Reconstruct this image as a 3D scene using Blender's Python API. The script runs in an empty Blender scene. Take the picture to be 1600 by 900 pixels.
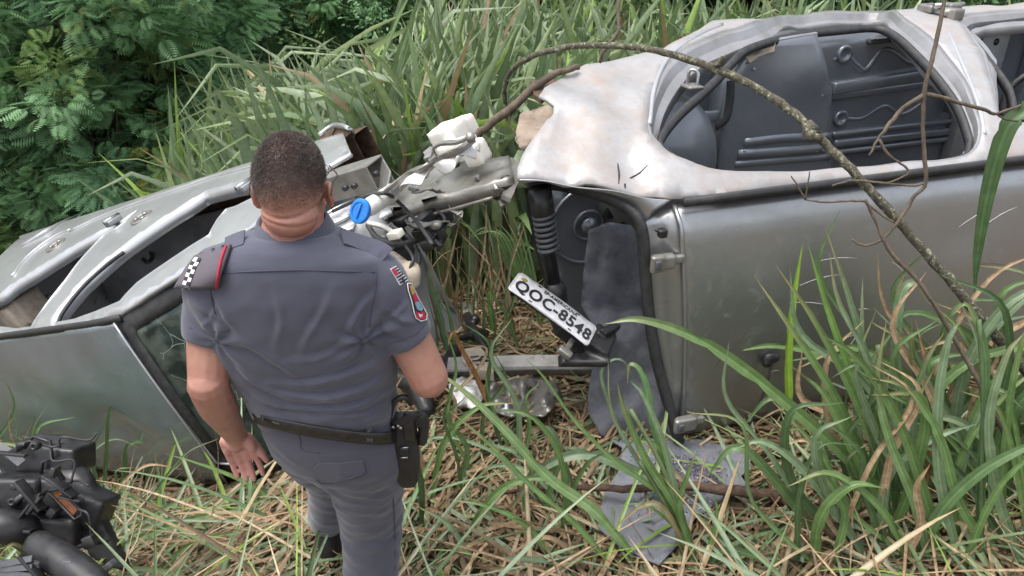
import bpy, bmesh, math, random
import numpy as np
from mathutils import Vector, Matrix, noise
from mathutils.geometry import delaunay_2d_cdt
from mathutils.bvhtree import BVHTree

rnd = random.Random(7)
rng = np.random.default_rng(11)
scn = bpy.context.scene
col = scn.collection

# ------------------------------------------------------------------ camera
FPX = 1186.0                       # focal length in pixels of the 1600 px wide photograph
PITCH = math.radians(28)
CAM = np.array([0, 0, 2.2])
cam_d = bpy.data.cameras.new('camera')
cam = bpy.data.objects.new('camera', cam_d)
col.objects.link(cam)
cam.location = CAM
cam.rotation_euler = (math.radians(90) - PITCH, 0, 0)
cam_d.sensor_width = 36
cam_d.lens = 36 * FPX / 1600
cam_d.clip_start = 0.05
cam_d.clip_end = 500
scn.camera = cam

# ------------------------------------------------------------------ sky, sun, exposure (bright overcast)
world = bpy.data.worlds.new('World')
scn.world = world
world.use_nodes = True
wn = world.node_tree
bg = wn.nodes['Background']
sky = wn.nodes.new('ShaderNodeTexSky')
sky.sky_type = 'NISHITA'
sky.sun_disc = False
SUN_EL, SUN_AZ = math.radians(74), math.radians(-115)
sky.sun_elevation = SUN_EL
sky.sun_rotation = SUN_AZ
sky.dust_density = 4.0
sky.air_density = 1.0
hs = wn.nodes.new('ShaderNodeHueSaturation')
hs.inputs['Saturation'].default_value = 0.35
wn.links.new(sky.outputs[0], hs.inputs['Color'])
wn.links.new(hs.outputs[0], bg.inputs['Color'])
bg.inputs['Strength'].default_value = 0.15
sun_d = bpy.data.lights.new('sun', 'SUN')
sun_d.energy = 1.1
sun_d.angle = math.radians(40)
sun_d.color = (1, 0.97, 0.92)
sun = bpy.data.objects.new('sun', sun_d)
col.objects.link(sun)
sdir = Vector((math.cos(SUN_EL) * math.sin(SUN_AZ), math.cos(SUN_EL) * math.cos(SUN_AZ), math.sin(SUN_EL)))
sun.rotation_euler = sdir.to_track_quat('Z', 'Y').to_euler()
sun.location = (0, 0, 12)
vs = scn.view_settings
vs.view_transform = 'Standard'
vs.look = 'None'
vs.gamma = 1
vs.use_curve_mapping = False
vs.exposure = 1.1
scn.render.engine = 'CYCLES'
scn.cycles.max_bounces = 6
scn.cycles.transparent_max_bounces = 8
scn.cycles.use_denoising = True

# ------------------------------------------------------------------ geometry helpers
CR = np.array([1, 0, 0.])
CF = np.array([0, math.cos(PITCH), -math.sin(PITCH)])
CU = np.array([0, math.sin(PITCH), math.cos(PITCH)])

def ray(px, py):
    return CF + CR * (px - 800) / FPX + CU * (450 - py) / FPX

def on_plane(px, py, p0, n):
    d = ray(px, py)
    return CAM + d * (((p0 - CAM) @ n) / (d @ n))

def at_y(px, py, y):
    return on_plane(px, py, np.array([0, y, 0.]), np.array([0, 1., 0]))

def gz(x, y):
    """height of the ground: level verge that breaks into a bank falling to the back left"""
    u = -0.6 * x + 0.8 * y
    k = np.clip((-0.35 - x) / 1.15, 0, 1)
    k = 0.2 + 0.8 * k * k * (3 - 2 * k)
    s = 0.25 * np.log1p(np.exp(np.clip((u - 2.0) / 0.25, -40, 40)))
    s = 4.3 * (1 - np.exp(-s / 4.3 * (1 + 0.12 * s)))
    far = np.maximum(0, y - 9.5)
    return -0.59 * k * s + 0.22 * far + 0.025 * np.sin(x * 3.1 + 1) * np.sin(y * 2.7) 

def on_ground(px, py, lift=0.0):
    d = ray(px, py)
    t = np.linspace(1.2, 14, 2600)
    P = CAM + t[:, None] * d
    g = P[:, 2] - gz(P[:, 0], P[:, 1]) - lift
    i = np.argmax(g < 0)
    return P[i]

def catmull(P, n=6, closed=False):
    P = np.asarray(P, float)
    m = len(P)
    out = []
    rngs = range(m if closed else m - 1)
    for i in rngs:
        if closed:
            a, b, c, d = P[(i - 1) % m], P[i], P[(i + 1) % m], P[(i + 2) % m]
        else:
            b, c = P[i], P[i + 1]
            a = P[i - 1] if i > 0 else 2 * b - c
            d = P[i + 2] if i + 2 < m else 2 * c - b
        for k in range(n):
            t = k / n
            out.append(0.5 * (2 * b + (c - a) * t + (2 * a - 5 * b + 4 * c - d) * t * t + (3 * b - a - 3 * c + d) * t ** 3))
    if not closed:
        out.append(P[-1])
    return np.array(out)

def nrm(v):
    v = np.asarray(v, float)
    return v / (np.linalg.norm(v) + 1e-12)

def frames(path):
    path = np.asarray(path, float)
    T = np.gradient(path, axis=0)
    T /= np.linalg.norm(T, axis=1)[:, None] + 1e-12
    r = np.array([0, 0, 1.]) if abs(T[0][2]) < 0.9 else np.array([1., 0, 0])
    A = []
    a = nrm(r - T[0] * (r @ T[0]))
    for t in T:
        a = nrm(a - t * (a @ t))
        A.append(a)
    A = np.array(A)
    return T, A, np.cross(T, A)

def tube(path, r, sides=8, caps=True, noise_amp=0.0):
    path = np.asarray(path, float)
    n = len(path)
    r = np.broadcast_to(np.interp(np.linspace(0, 1, n), np.linspace(0, 1, len(np.atleast_1d(r))), np.atleast_1d(r)), (n,))
    T, A, B = frames(path)
    an = np.linspace(0, 2 * np.pi, sides, endpoint=False)
    V = []
    for i in range(n):
        rr = r[i] * (1 + noise_amp * rng.uniform(-1, 1, sides)) if noise_amp else r[i] * np.ones(sides)
        V.append(path[i] + (np.cos(an) * rr)[:, None] * A[i] + (np.sin(an) * rr)[:, None] * B[i])
    V = np.concatenate(V)
    F = [(i * sides + k, i * sides + (k + 1) % sides, (i + 1) * sides + (k + 1) % sides, (i + 1) * sides + k)
         for i in range(n - 1) for k in range(sides)]
    if caps:
        F.append(tuple(range(sides - 1, -1, -1)))
        F.append(tuple((n - 1) * sides + k for k in range(sides)))
    return V, F

def sweep(path, prof, up, closed_path=False):
    """sweep a closed 2-D profile (across, up) along a path"""
    path = np.asarray(path, float)
    n = len(path)
    if closed_path:
        T = np.roll(path, -1, 0) - np.roll(path, 1, 0)
    else:
        T = np.gradient(path, axis=0)
    T /= np.linalg.norm(T, axis=1)[:, None] + 1e-12
    m = len(prof)
    V = []
    up = np.asarray(up, float)
    for i in range(n):
        u0 = up[i] if up.ndim == 2 else up
        s = nrm(np.cross(T[i], u0))
        u = np.cross(s, T[i])
        V += [path[i] + s * a + u * b for a, b in prof]
    F = []
    for i in range(n if closed_path else n - 1):
        j = (i + 1) % n
        for k in range(m):
            F.append((i * m + k, i * m + (k + 1) % m, j * m + (k + 1) % m, j * m + k))
    if not closed_path:
        F.append(tuple(range(m - 1, -1, -1)))
        F.append(tuple((n - 1) * m + k for k in range(m)))
    return np.array(V), F

def ring(c, a, b, n=20, p=2.0):
    t = np.linspace(0, 2 * np.pi, n, endpoint=False)
    ct, st = np.cos(t), np.sin(t)
    ca = np.sign(ct) * np.abs(ct) ** (2 / p)
    sa = np.sign(st) * np.abs(st) ** (2 / p)
    return np.asarray(c) + ca[:, None] * np.asarray(a) + sa[:, None] * np.asarray(b)

def loft(rings, caps=True):
    n = len(rings[0])
    V = np.concatenate(rings)
    F = [(i * n + k, i * n + (k + 1) % n, (i + 1) * n + (k + 1) % n, (i + 1) * n + k)
         for i in range(len(rings) - 1) for k in range(n)]
    if caps:
        F.append(tuple(range(n - 1, -1, -1)))
        F.append(tuple((len(rings) - 1) * n + k for k in range(n)))
    return V, F

def limb(pts, rad, n=14, sub=5):
    """tapered limb with rounded ends"""
    P = catmull(pts, sub)
    r = np.interp(np.linspace(0, 1, len(P)), np.linspace(0, 1, len(rad)), rad)
    d0, d1 = nrm(P[0] - P[1]), nrm(P[-1] - P[-2])
    P = np.vstack([P[0] + d0 * r[0] * 0.85, P[0] + d0 * r[0] * 0.5, P, P[-1] + d1 * r[-1] * 0.5, P[-1] + d1 * r[-1] * 0.85])
    r = np.concatenate([[r[0] * 0.45, r[0] * 0.85], r, [r[-1] * 0.85, r[-1] * 0.45]])
    T, A, B = frames(P)
    return loft([ring(P[i], A[i] * r[i], B[i] * r[i], n) for i in range(len(P))])

def ellipsoid(c, ax, ay, az, nu=16, nv=10):
    c, ax, ay, az = [np.asarray(q, float) for q in (c, ax, ay, az)]
    V, F = [c - az], []
    for j in range(1, nv):
        ph = -np.pi / 2 + np.pi * j / nv
        for i in range(nu):
            th = 2 * np.pi * i / nu
            V.append(c + ax * math.cos(ph) * math.cos(th) + ay * math.cos(ph) * math.sin(th) + az * math.sin(ph))
    V.append(c + az)
    for i in range(nu):
        F.append((0, 1 + (i + 1) % nu, 1 + i))
        F.append((len(V) - 1, 1 + (nv - 2) * nu + i, 1 + (nv - 2) * nu + (i + 1) % nu))
    for j in range(nv - 2):
        for i in range(nu):
            a = 1 + j * nu
            F.append((a + i, a + (i + 1) % nu, a + nu + (i + 1) % nu, a + nu + i))
    return np.array(V), F

def obox(c, hx, hy, hz):
    c, hx, hy, hz = [np.asarray(q, float) for q in (c, hx, hy, hz)]
    V = np.array([c + sx * hx + sy * hy + sz * hz for sz in (-1, 1) for sy in (-1, 1) for sx in (-1, 1)])
    F = [(0, 2, 3, 1), (4, 5, 7, 6), (0, 1, 5, 4), (2, 6, 7, 3), (0, 4, 6, 2), (1, 3, 7, 5)]
    if np.cross(hx, hy) @ hz < 0:
        F = [f[::-1] for f in F]
    return V, F

def prism(poly, off):
    """extrude a 3-D polygon by vector off"""
    P = np.asarray(poly, float)
    n = len(P)
    V = np.vstack([P, P + np.asarray(off)])
    F = [tuple(range(n - 1, -1, -1)), tuple(range(n, 2 * n))]
    F += [(i, (i + 1) % n, n + (i + 1) % n, n + i) for i in range(n)]
    return V, F

def join(parts):
    V, F, o = [], [], 0
    for v, f in parts:
        V.append(np.asarray(v, float))
        F += [tuple(i + o for i in q) for q in f]
        o += len(v)
    return np.concatenate(V), F

def inside(P, poly):
    x, y = P[:, 0], P[:, 1]
    r = np.zeros(len(P), bool)
    n = len(poly)
    for i in range(n):
        x0, y0 = poly[i]
        x1, y1 = poly[(i + 1) % n]
        c = ((y0 > y) != (y1 > y))
        with np.errstate(divide='ignore', invalid='ignore'):
            r ^= c & (x < (x1 - x0) * (y - y0) / (y1 - y0 + 1e-15) + x0)
    return r

def dens(poly, res):
    poly = np.asarray(poly, float)
    out = []
    for i in range(len(poly)):
        a, b = poly[i], poly[(i + 1) % len(poly)]
        k = max(1, int(np.ceil(np.linalg.norm(b - a) / res)))
        out += [a + (b - a) * t / k for t in range(k)]
    return np.array(out)

def sheet(outer, holes=(), res=0.05, fmap=None):
    """triangulated 2-D region with holes, mapped to 3-D"""
    loops = [dens(outer, res)] + [dens(h, res) for h in holes]
    pts, edges = [], []
    for lp in loops:
        o = len(pts)
        pts += list(lp)
        edges += [(o + i, o + (i + 1) % len(lp)) for i in range(len(lp))]
    B = np.array(pts)
    lo, hi = B.min(0), B.max(0)
    gx, gy = np.meshgrid(np.arange(lo[0], hi[0], res), np.arange(lo[1], hi[1], res * 0.87))
    gx = gx + (np.arange(gx.shape[0]) % 2)[:, None] * res / 2
    G = np.stack([gx.ravel(), gy.ravel()], -1)
    ok = inside(G, loops[0])
    for h in loops[1:]:
        ok &= ~inside(G, h)
    G = G[ok]
    if len(G):
        d = np.min(np.linalg.norm(G[:, None, :] - B[None], axis=2), axis=1) if len(G) * len(B) < 6e6 else np.full(len(G), 1.0)
        G = G[d > res * 0.45]
    allp = np.vstack([B, G]) if len(G) else B
    v, e, f, *_ = delaunay_2d_cdt([Vector(p) for p in allp], edges, [], 0, 1e-7)
    v = np.array([tuple(p) for p in v])
    cen = np.array([v[list(q)].mean(0) for q in f])
    ok = inside(cen, loops[0])
    for h in loops[1:]:
        ok &= ~inside(cen, h)
    F = [tuple(q) for q, k in zip(f, ok) if k]
    V = np.array([fmap(p) for p in v]) if fmap else np.column_stack([v, np.zeros(len(v))])
    return V, F

# ------------------------------------------------------------------ object helpers
def tag(o, label=None, cat=None, group=None, kind=None):
    if label: o['label'] = label
    if cat: o['category'] = cat
    if group: o['group'] = group
    if kind: o['kind'] = kind
    return o

def thing(name, loc, label, cat, group=None):
    o = bpy.data.objects.new(name, None)
    col.objects.link(o)
    o.location = Vector(loc)
    o.empty_display_size = 0.1
    tag(o, label, cat, group)
    return o

def mesh_of(name, V, F, mat, smooth=True, cols=None):
    me = bpy.data.meshes.new(name)
    V = np.asarray(V, float)
    if isinstance(F, np.ndarray):
        me.vertices.add(len(V))
        me.vertices.foreach_set('co', V.astype(np.float32).ravel())
        k = F.shape[1]
        me.loops.add(F.size)
        me.loops.foreach_set('vertex_index', F.astype(np.int32).ravel())
        me.polygons.add(len(F))
        me.polygons.foreach_set('loop_start', np.arange(0, F.size, k, dtype=np.int32))
        me.update(calc_edges=True)
    else:
        me.from_pydata(V.tolist(), [], F)
        me.update()
    if smooth:
        me.polygons.foreach_set('use_smooth', np.ones(len(me.polygons), bool))
    if cols is not None:
        a = me.color_attributes.new('Col', 'FLOAT_COLOR', 'POINT')
        c = np.column_stack([cols, np.ones(len(cols))]) if cols.shape[1] == 3 else cols
        a.data.foreach_set('color', c.astype(np.float32).ravel())
    if mat is not None:
        me.materials.append(mat)
    return me

def mk(name, VF, mat, root=None, smooth=True, solid=0.0, bevel=0.0, cols=None, subsurf=0, sharp=None, offset=-1, fixn=True):
    V, F = VF
    V = np.asarray(V, float)
    if root is None:
        base = np.array([*(V.min(0)[:2] + V.max(0)[:2]) / 2, V[:, 2].min()])
    else:
        base = world_loc(root)
    me = mesh_of(name, V - base, F, mat, smooth, cols)
    if fixn and not isinstance(F, np.ndarray):
        bm = bmesh.new()
        bm.from_mesh(me)
        bmesh.ops.recalc_face_normals(bm, faces=bm.faces)
        bm.to_mesh(me)
        bm.free()
    if sharp is not None:
        me.set_sharp_from_angle(angle=math.radians(sharp))
    o = bpy.data.objects.new(name, me)
    col.objects.link(o)
    if root is None:
        o.location = base
    else:
        o.parent = root
    if solid:
        m = o.modifiers.new('solid', 'SOLIDIFY')
        m.thickness = solid
        m.offset = offset
    if bevel:
        m = o.modifiers.new('bevel', 'BEVEL')
        m.width = bevel
        m.segments = 2
        m.limit_method = 'ANGLE'
    if subsurf:
        m = o.modifiers.new('sub', 'SUBSURF')
        m.levels = m.render_levels = subsurf
    return o

def world_loc(o):
    p = np.zeros(3)
    while o is not None:
        p = p + np.array(o.location)
        o = o.parent
    return p

def remesh(VF, voxel, smooth_it=4, fac=0.5):
    me = mesh_of('tmp', VF[0], VF[1], None)
    bm = bmesh.new(); bm.from_mesh(me); bmesh.ops.recalc_face_normals(bm, faces=bm.faces); bm.to_mesh(me); bm.free()
    o = bpy.data.objects.new('tmp', me)
    col.objects.link(o)
    m = o.modifiers.new('r', 'REMESH'); m.mode = 'VOXEL'; m.voxel_size = voxel
    if smooth_it:
        s = o.modifiers.new('s', 'SMOOTH'); s.iterations = smooth_it; s.factor = fac
    dg = bpy.context.evaluated_depsgraph_get()
    e = bpy.data.meshes.new_from_object(o.evaluated_get(dg))
    bpy.data.objects.remove(o)
    V = np.empty(len(e.vertices) * 3); e.vertices.foreach_get('co', V)
    N = np.empty(len(e.vertices) * 3); e.vertices.foreach_get('normal', N)
    F = [tuple(p.vertices) for p in e.polygons]
    bpy.data.meshes.remove(e); bpy.data.meshes.remove(me)
    return V.reshape(-1, 3), F, N.reshape(-1, 3)

def bvh_of(V, F):
    return BVHTree.FromPolygons([Vector(v) for v in V], F)

def hit(bvh, px, py, lift=0.0, fallback_y=None):
    d = ray(px, py)
    loc, n, i, t = bvh.ray_cast(Vector(CAM), Vector(d))
    if loc is None:
        return at_y(px, py, fallback_y)
    if n.dot(Vector(d)) > 0: n = -n
    return np.array(loc) + np.array(n) * lift

# ------------------------------------------------------------------ materials
M = {}
def mat(name, c, rough=0.6, metal=0.0, c2=None, nscale=8.0, lo=0.35, hi=0.65, c3=None, n3=2.0, l3=0.55, h3=0.7, bump=0.0, bscale=60.0, spec=None,
        attr=False, coat=0.0, trans=0.0, aniso=(1, 1, 1), detail=6, sheen=0.0, sss=0.0, r2=None, bdist=0.01):
    m = bpy.data.materials.new(name)
    m.use_nodes = True
    nt = m.node_tree
    L = nt.links.new
    p = nt.nodes['Principled BSDF']
    p.inputs['Roughness'].default_value = rough
    p.inputs['Metallic'].default_value = metal
    if spec is not None: p.inputs['Specular IOR Level'].default_value = spec
    if coat:
        p.inputs['Coat Weight'].default_value = coat
        p.inputs['Coat Roughness'].default_value = 0.12
    if sheen:
        p.inputs['Sheen Weight'].default_value = sheen
    if sss:
        p.inputs['Subsurface Weight'].default_value = sss
        p.inputs['Subsurface Radius'].default_value = (0.012, 0.004, 0.002)
        p.inputs['Subsurface Scale'].default_value = 1.0
    tc = nt.nodes.new('ShaderNodeTexCoord')
    mp = nt.nodes.new('ShaderNodeMapping')
    mp.inputs['Scale'].default_value = aniso
    L(tc.outputs['Object'], mp.inputs['Vector'])
    def nz(scale, det=detail):
        n = nt.nodes.new('ShaderNodeTexNoise')
        n.inputs['Scale'].default_value = scale
        n.inputs['Detail'].default_value = det
        n.inputs['Roughness'].default_value = 0.65
        L(mp.outputs[0], n.inputs['Vector'])
        return n
    def ramp(n, a, b):
        r = nt.nodes.new('ShaderNodeMapRange')
        r.inputs['From Min'].default_value = a
        r.inputs['From Max'].default_value = b
        L(n.outputs[0], r.inputs['Value'])
        return r.outputs[0]
    def mix(f, a, b, blend='MIX'):
        x = nt.nodes.new('ShaderNodeMix')
        x.data_type = 'RGBA'
        x.blend_type = blend
        if isinstance(f, float): x.inputs['Factor'].default_value = f
        else: L(f, x.inputs['Factor'])
        for s, v in ((6, a), (7, b)):
            if isinstance(v, tuple): x.inputs[s].default_value = (*v, 1)
            else: L(v, x.inputs[s])
        return x.outputs[2]
    out = c
    if attr:
        at = nt.nodes.new('ShaderNodeAttribute')
        at.attribute_name = 'Col'
        out = at.outputs['Color']
        if c2 is not None:
            out = mix(ramp(nz(nscale), lo, hi), out, mix(1.0, out, c2, 'MULTIPLY'))
        if c3 is not None:
            out = mix(ramp(nz(n3), l3, h3), out, c3)
    else:
        if c2 is not None:
            fac = ramp(nz(nscale), lo, hi)
            out = mix(fac, c, c2)
            if r2 is not None:
                q = nt.nodes.new('ShaderNodeMapRange')
                q.inputs['To Min'].default_value = rough
                q.inputs['To Max'].default_value = r2
                L(fac, q.inputs['Value'])
                L(q.outputs[0], p.inputs['Roughness'])
        if c3 is not None:
            f3 = ramp(nz(n3), l3, h3)
            out = mix(f3, out if not isinstance(out, tuple) else out, c3)
            if metal:
                q = nt.nodes.new('ShaderNodeMapRange')
                q.inputs['To Min'].default_value = metal
                q.inputs['To Max'].default_value = metal * 0.15
                L(f3, q.inputs['Value'])
                L(q.outputs[0], p.inputs['Metallic'])
    if isinstance(out, tuple): p.inputs['Base Color'].default_value = (*out, 1)
    else: L(out, p.inputs['Base Color'])
    if bump:
        b = nt.nodes.new('ShaderNodeBump')
        b.inputs['Strength'].default_value = bump
        b.inputs['Distance'].default_value = bdist
        L(nz(bscale, 4).outputs[0], b.inputs['Height'])
        L(b.outputs[0], p.inputs['Normal'])
    if trans:
        tr = nt.nodes.new('ShaderNodeBsdfTranslucent')
        if isinstance(out, tuple): tr.inputs['Color'].default_value = (*out, 1)
        else: L(out, tr.inputs['Color'])
        ms = nt.nodes.new('ShaderNodeMixShader')
        ms.inputs[0].default_value = trans
        L(p.outputs[0], ms.inputs[1]); L(tr.outputs[0], ms.inputs[2])
        L(ms.outputs[0], nt.nodes['Material Output'].inputs['Surface'])
    M[name] = m
    return m

mat('soil', (0.075, 0.05, 0.03), 0.95, c2=(0.12, 0.085, 0.05), nscale=6, bump=0.6, bscale=30, c3=(0.05, 0.055, 0.02), n3=1.5)
mat('leaf', (0, 0, 0), 0.38, attr=True, c2=(0.72, 0.77, 0.66), nscale=25, trans=0.3, spec=0.5, c3=(0.30, 0.22, 0.11), n3=34, l3=0.66, h3=0.74)
mat('shrub_leaf', (0, 0, 0), 0.5, attr=True, trans=0.25, spec=0.4)
mat('straw', (0, 0, 0), 0.7, attr=True, c2=(0.6, 0.52, 0.45), nscale=40, trans=0.12, spec=0.25)
mat('bark', (0.16, 0.125, 0.09), 0.9, c2=(0.07, 0.05, 0.038), nscale=30, bump=0.7, bscale=70, aniso=(1, 1, 0.4))
mat('bark_lichen', (0.13, 0.115, 0.08), 0.9, c2=(0.05, 0.045, 0.03), nscale=45, c3=(0.30, 0.31, 0.22), n3=60, l3=0.54, h3=0.62, bump=0.8, bscale=120)
mat('root_bark', (0.11, 0.065, 0.042), 0.85, c2=(0.045, 0.028, 0.02), nscale=35, bump=0.7, bscale=80)
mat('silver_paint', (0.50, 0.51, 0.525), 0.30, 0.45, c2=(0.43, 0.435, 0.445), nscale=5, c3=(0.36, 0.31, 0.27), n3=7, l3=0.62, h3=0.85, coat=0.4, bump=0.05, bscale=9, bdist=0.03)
mat('dirty_silver_paint', (0.41, 0.41, 0.415), 0.40, 0.35, c2=(0.34, 0.325, 0.32), nscale=14, c3=(0.33, 0.265, 0.225), n3=4.5, l3=0.46, h3=0.78, r2=0.6, bump=0.12, bscale=6, bdist=0.04)
mat('roof_paint', (0.42, 0.43, 0.44), 0.30, 0.85, c2=(0.37, 0.375, 0.38), nscale=3, c3=(0.2, 0.175, 0.15), n3=18, l3=0.57, h3=0.85, r2=0.45, coat=0.3, bump=0.05, bscale=4, bdist=0.04)
mat('bluish_sheen_paint', (0.28, 0.335, 0.38), 0.27, 0.6, c2=(0.22, 0.265, 0.30), nscale=2.5, c3=(0.22, 0.2, 0.17), n3=9, l3=0.6, h3=0.9, coat=0.5, bump=0.12, bscale=4, bdist=0.05)  # silver roof with its bluish reflection put into the base colour
mat('shaded_jamb_paint', (0.34, 0.34, 0.35), 0.34, 0.45, c2=(0.28, 0.275, 0.275), nscale=7, c3=(0.2, 0.165, 0.14), n3=9, l3=0.58, h3=0.8)  # silver darkened, so the shade of the recessed jambs is in the colour
mat('inner_metal', (0.23, 0.25, 0.275), 0.28, 0.5, c2=(0.19, 0.205, 0.23), nscale=4, c3=(0.17, 0.16, 0.15), n3=9, l3=0.62, h3=0.85, bump=0.04, bscale=30)
mat('pale_inner_metal', (0.34, 0.35, 0.36), 0.4, 0.5, c2=(0.24, 0.25, 0.26), nscale=6, c3=(0.2, 0.16, 0.12), n3=10, l3=0.62, h3=0.8)
mat('bare_metal', (0.33, 0.32, 0.295), 0.4, 0.6, c2=(0.22, 0.21, 0.19), nscale=12, c3=(0.16, 0.10, 0.06), n3=18, l3=0.6, h3=0.72, bump=0.1, bscale=40)
mat('rusty_metal', (0.16, 0.10, 0.065), 0.75, 0.3, c2=(0.07, 0.045, 0.03), nscale=20, bump=0.4, bscale=60)
mat('white_paint', (0.78, 0.78, 0.76), 0.35, c2=(0.66, 0.64, 0.6), nscale=9, c3=(0.38, 0.32, 0.25), n3=14, l3=0.64, h3=0.8)
mat('white_plastic', (0.80, 0.78, 0.72), 0.4, c2=(0.7, 0.67, 0.6), nscale=10, sss=0.1)
mat('blue_plastic', (0.02, 0.22, 0.68), 0.35, c2=(0.015, 0.16, 0.55), nscale=30)
mat('black_plastic', (0.012, 0.012, 0.014), 0.28, c2=(0.026, 0.025, 0.025), nscale=22, c3=(0.09, 0.075, 0.055), n3=14, l3=0.62, h3=0.9, r2=0.55, bump=0.05, bscale=200)
mat('grey_plastic', (0.10, 0.105, 0.115), 0.45, c2=(0.06, 0.06, 0.065), nscale=14)
mat('rubber', (0.02, 0.021, 0.024), 0.55, c2=(0.045, 0.044, 0.043), nscale=30)
mat('orange_plastic', (0.32, 0.11, 0.03), 0.4, c2=(0.18, 0.07, 0.03), nscale=25)
mat('carpet', (0.115, 0.122, 0.138), 0.95, c2=(0.165, 0.172, 0.19), nscale=26, c3=(0.11, 0.10, 0.095), n3=5, l3=0.55, h3=0.8, bump=0.5, bscale=350, bdist=0.004, sheen=0.2)
mat('plate_white', (0.60, 0.60, 0.62), 0.4, c2=(0.48, 0.48, 0.50), nscale=30)
mat('ink', (0.012, 0.012, 0.015), 0.4, c2=(0.03, 0.03, 0.03), nscale=50)
mat('gold_sticker', (0.35, 0.25, 0.03), 0.4, c2=(0.2, 0.14, 0.02), nscale=80)
mat('skin', (0, 0, 0), 0.46, attr=True, c2=(0.84, 0.72, 0.72), nscale=26, lo=0.4, hi=0.75, bump=0.2, bscale=240, bdist=0.003, sss=0.12)
mat('hair', (0.055, 0.042, 0.037), 0.6, c2=(0.10, 0.08, 0.07), nscale=60)
mat('eye', (0.75, 0.73, 0.7), 0.2, c2=(0.65, 0.6, 0.58), nscale=90)
mat('uniform', (0.076, 0.079, 0.112), 0.85, c2=(0.066, 0.069, 0.099), nscale=5, bump=0.35, bscale=900, bdist=0.0012, sheen=0.25)
mat('uniform_dark', (0.06, 0.058, 0.08), 0.85, c2=(0.05, 0.048, 0.068), nscale=9)
mat('trousers_cloth', (0.064, 0.064, 0.090), 0.88, c2=(0.054, 0.054, 0.076), nscale=5, bump=0.35, bscale=900, bdist=0.0012, sheen=0.25)
mat('cap_cloth', (0.115, 0.10, 0.118), 0.9, c2=(0.1, 0.087, 0.103), nscale=20, bump=0.3, bscale=800, bdist=0.001)
mat('red_cloth', (0.42, 0.02, 0.05), 0.7, c2=(0.3, 0.015, 0.04), nscale=60)
mat('white_cloth', (0.72, 0.72, 0.72), 0.8, c2=(0.62, 0.62, 0.63), nscale=80)
mat('black_cloth', (0.018, 0.018, 0.022), 0.85, c2=(0.03, 0.03, 0.034), nscale=80)
mat('blue_cloth', (0.12, 0.24, 0.36), 0.8, c2=(0.2, 0.3, 0.36), nscale=90)
mat('yellow_cloth', (0.5, 0.3, 0.08), 0.8, c2=(0.42, 0.2, 0.06), nscale=90)
mat('leather', (0.012, 0.011, 0.011), 0.33, c2=(0.03, 0.027, 0.025), nscale=40, bump=0.15, bscale=160, bdist=0.003)
mat('brass', (0.55, 0.42, 0.16), 0.3, 0.9, c2=(0.4, 0.3, 0.12), nscale=80)
mat('steel', (0.5, 0.5, 0.5), 0.28, 0.95, c2=(0.35, 0.35, 0.35), nscale=30)
mat('glass_chip', (0.34, 0.33, 0.40), 0.1, 0.0, c2=(0.03, 0.026, 0.04), nscale=120, spec=0.9)
mat('cream_block', (0.55, 0.48, 0.38), 0.8, c2=(0.4, 0.32, 0.24), nscale=20)
mat('undercoat', (0.30, 0.24, 0.19), 0.85, c2=(0.2, 0.15, 0.11), nscale=16, bump=0.3, bscale=60)

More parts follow.
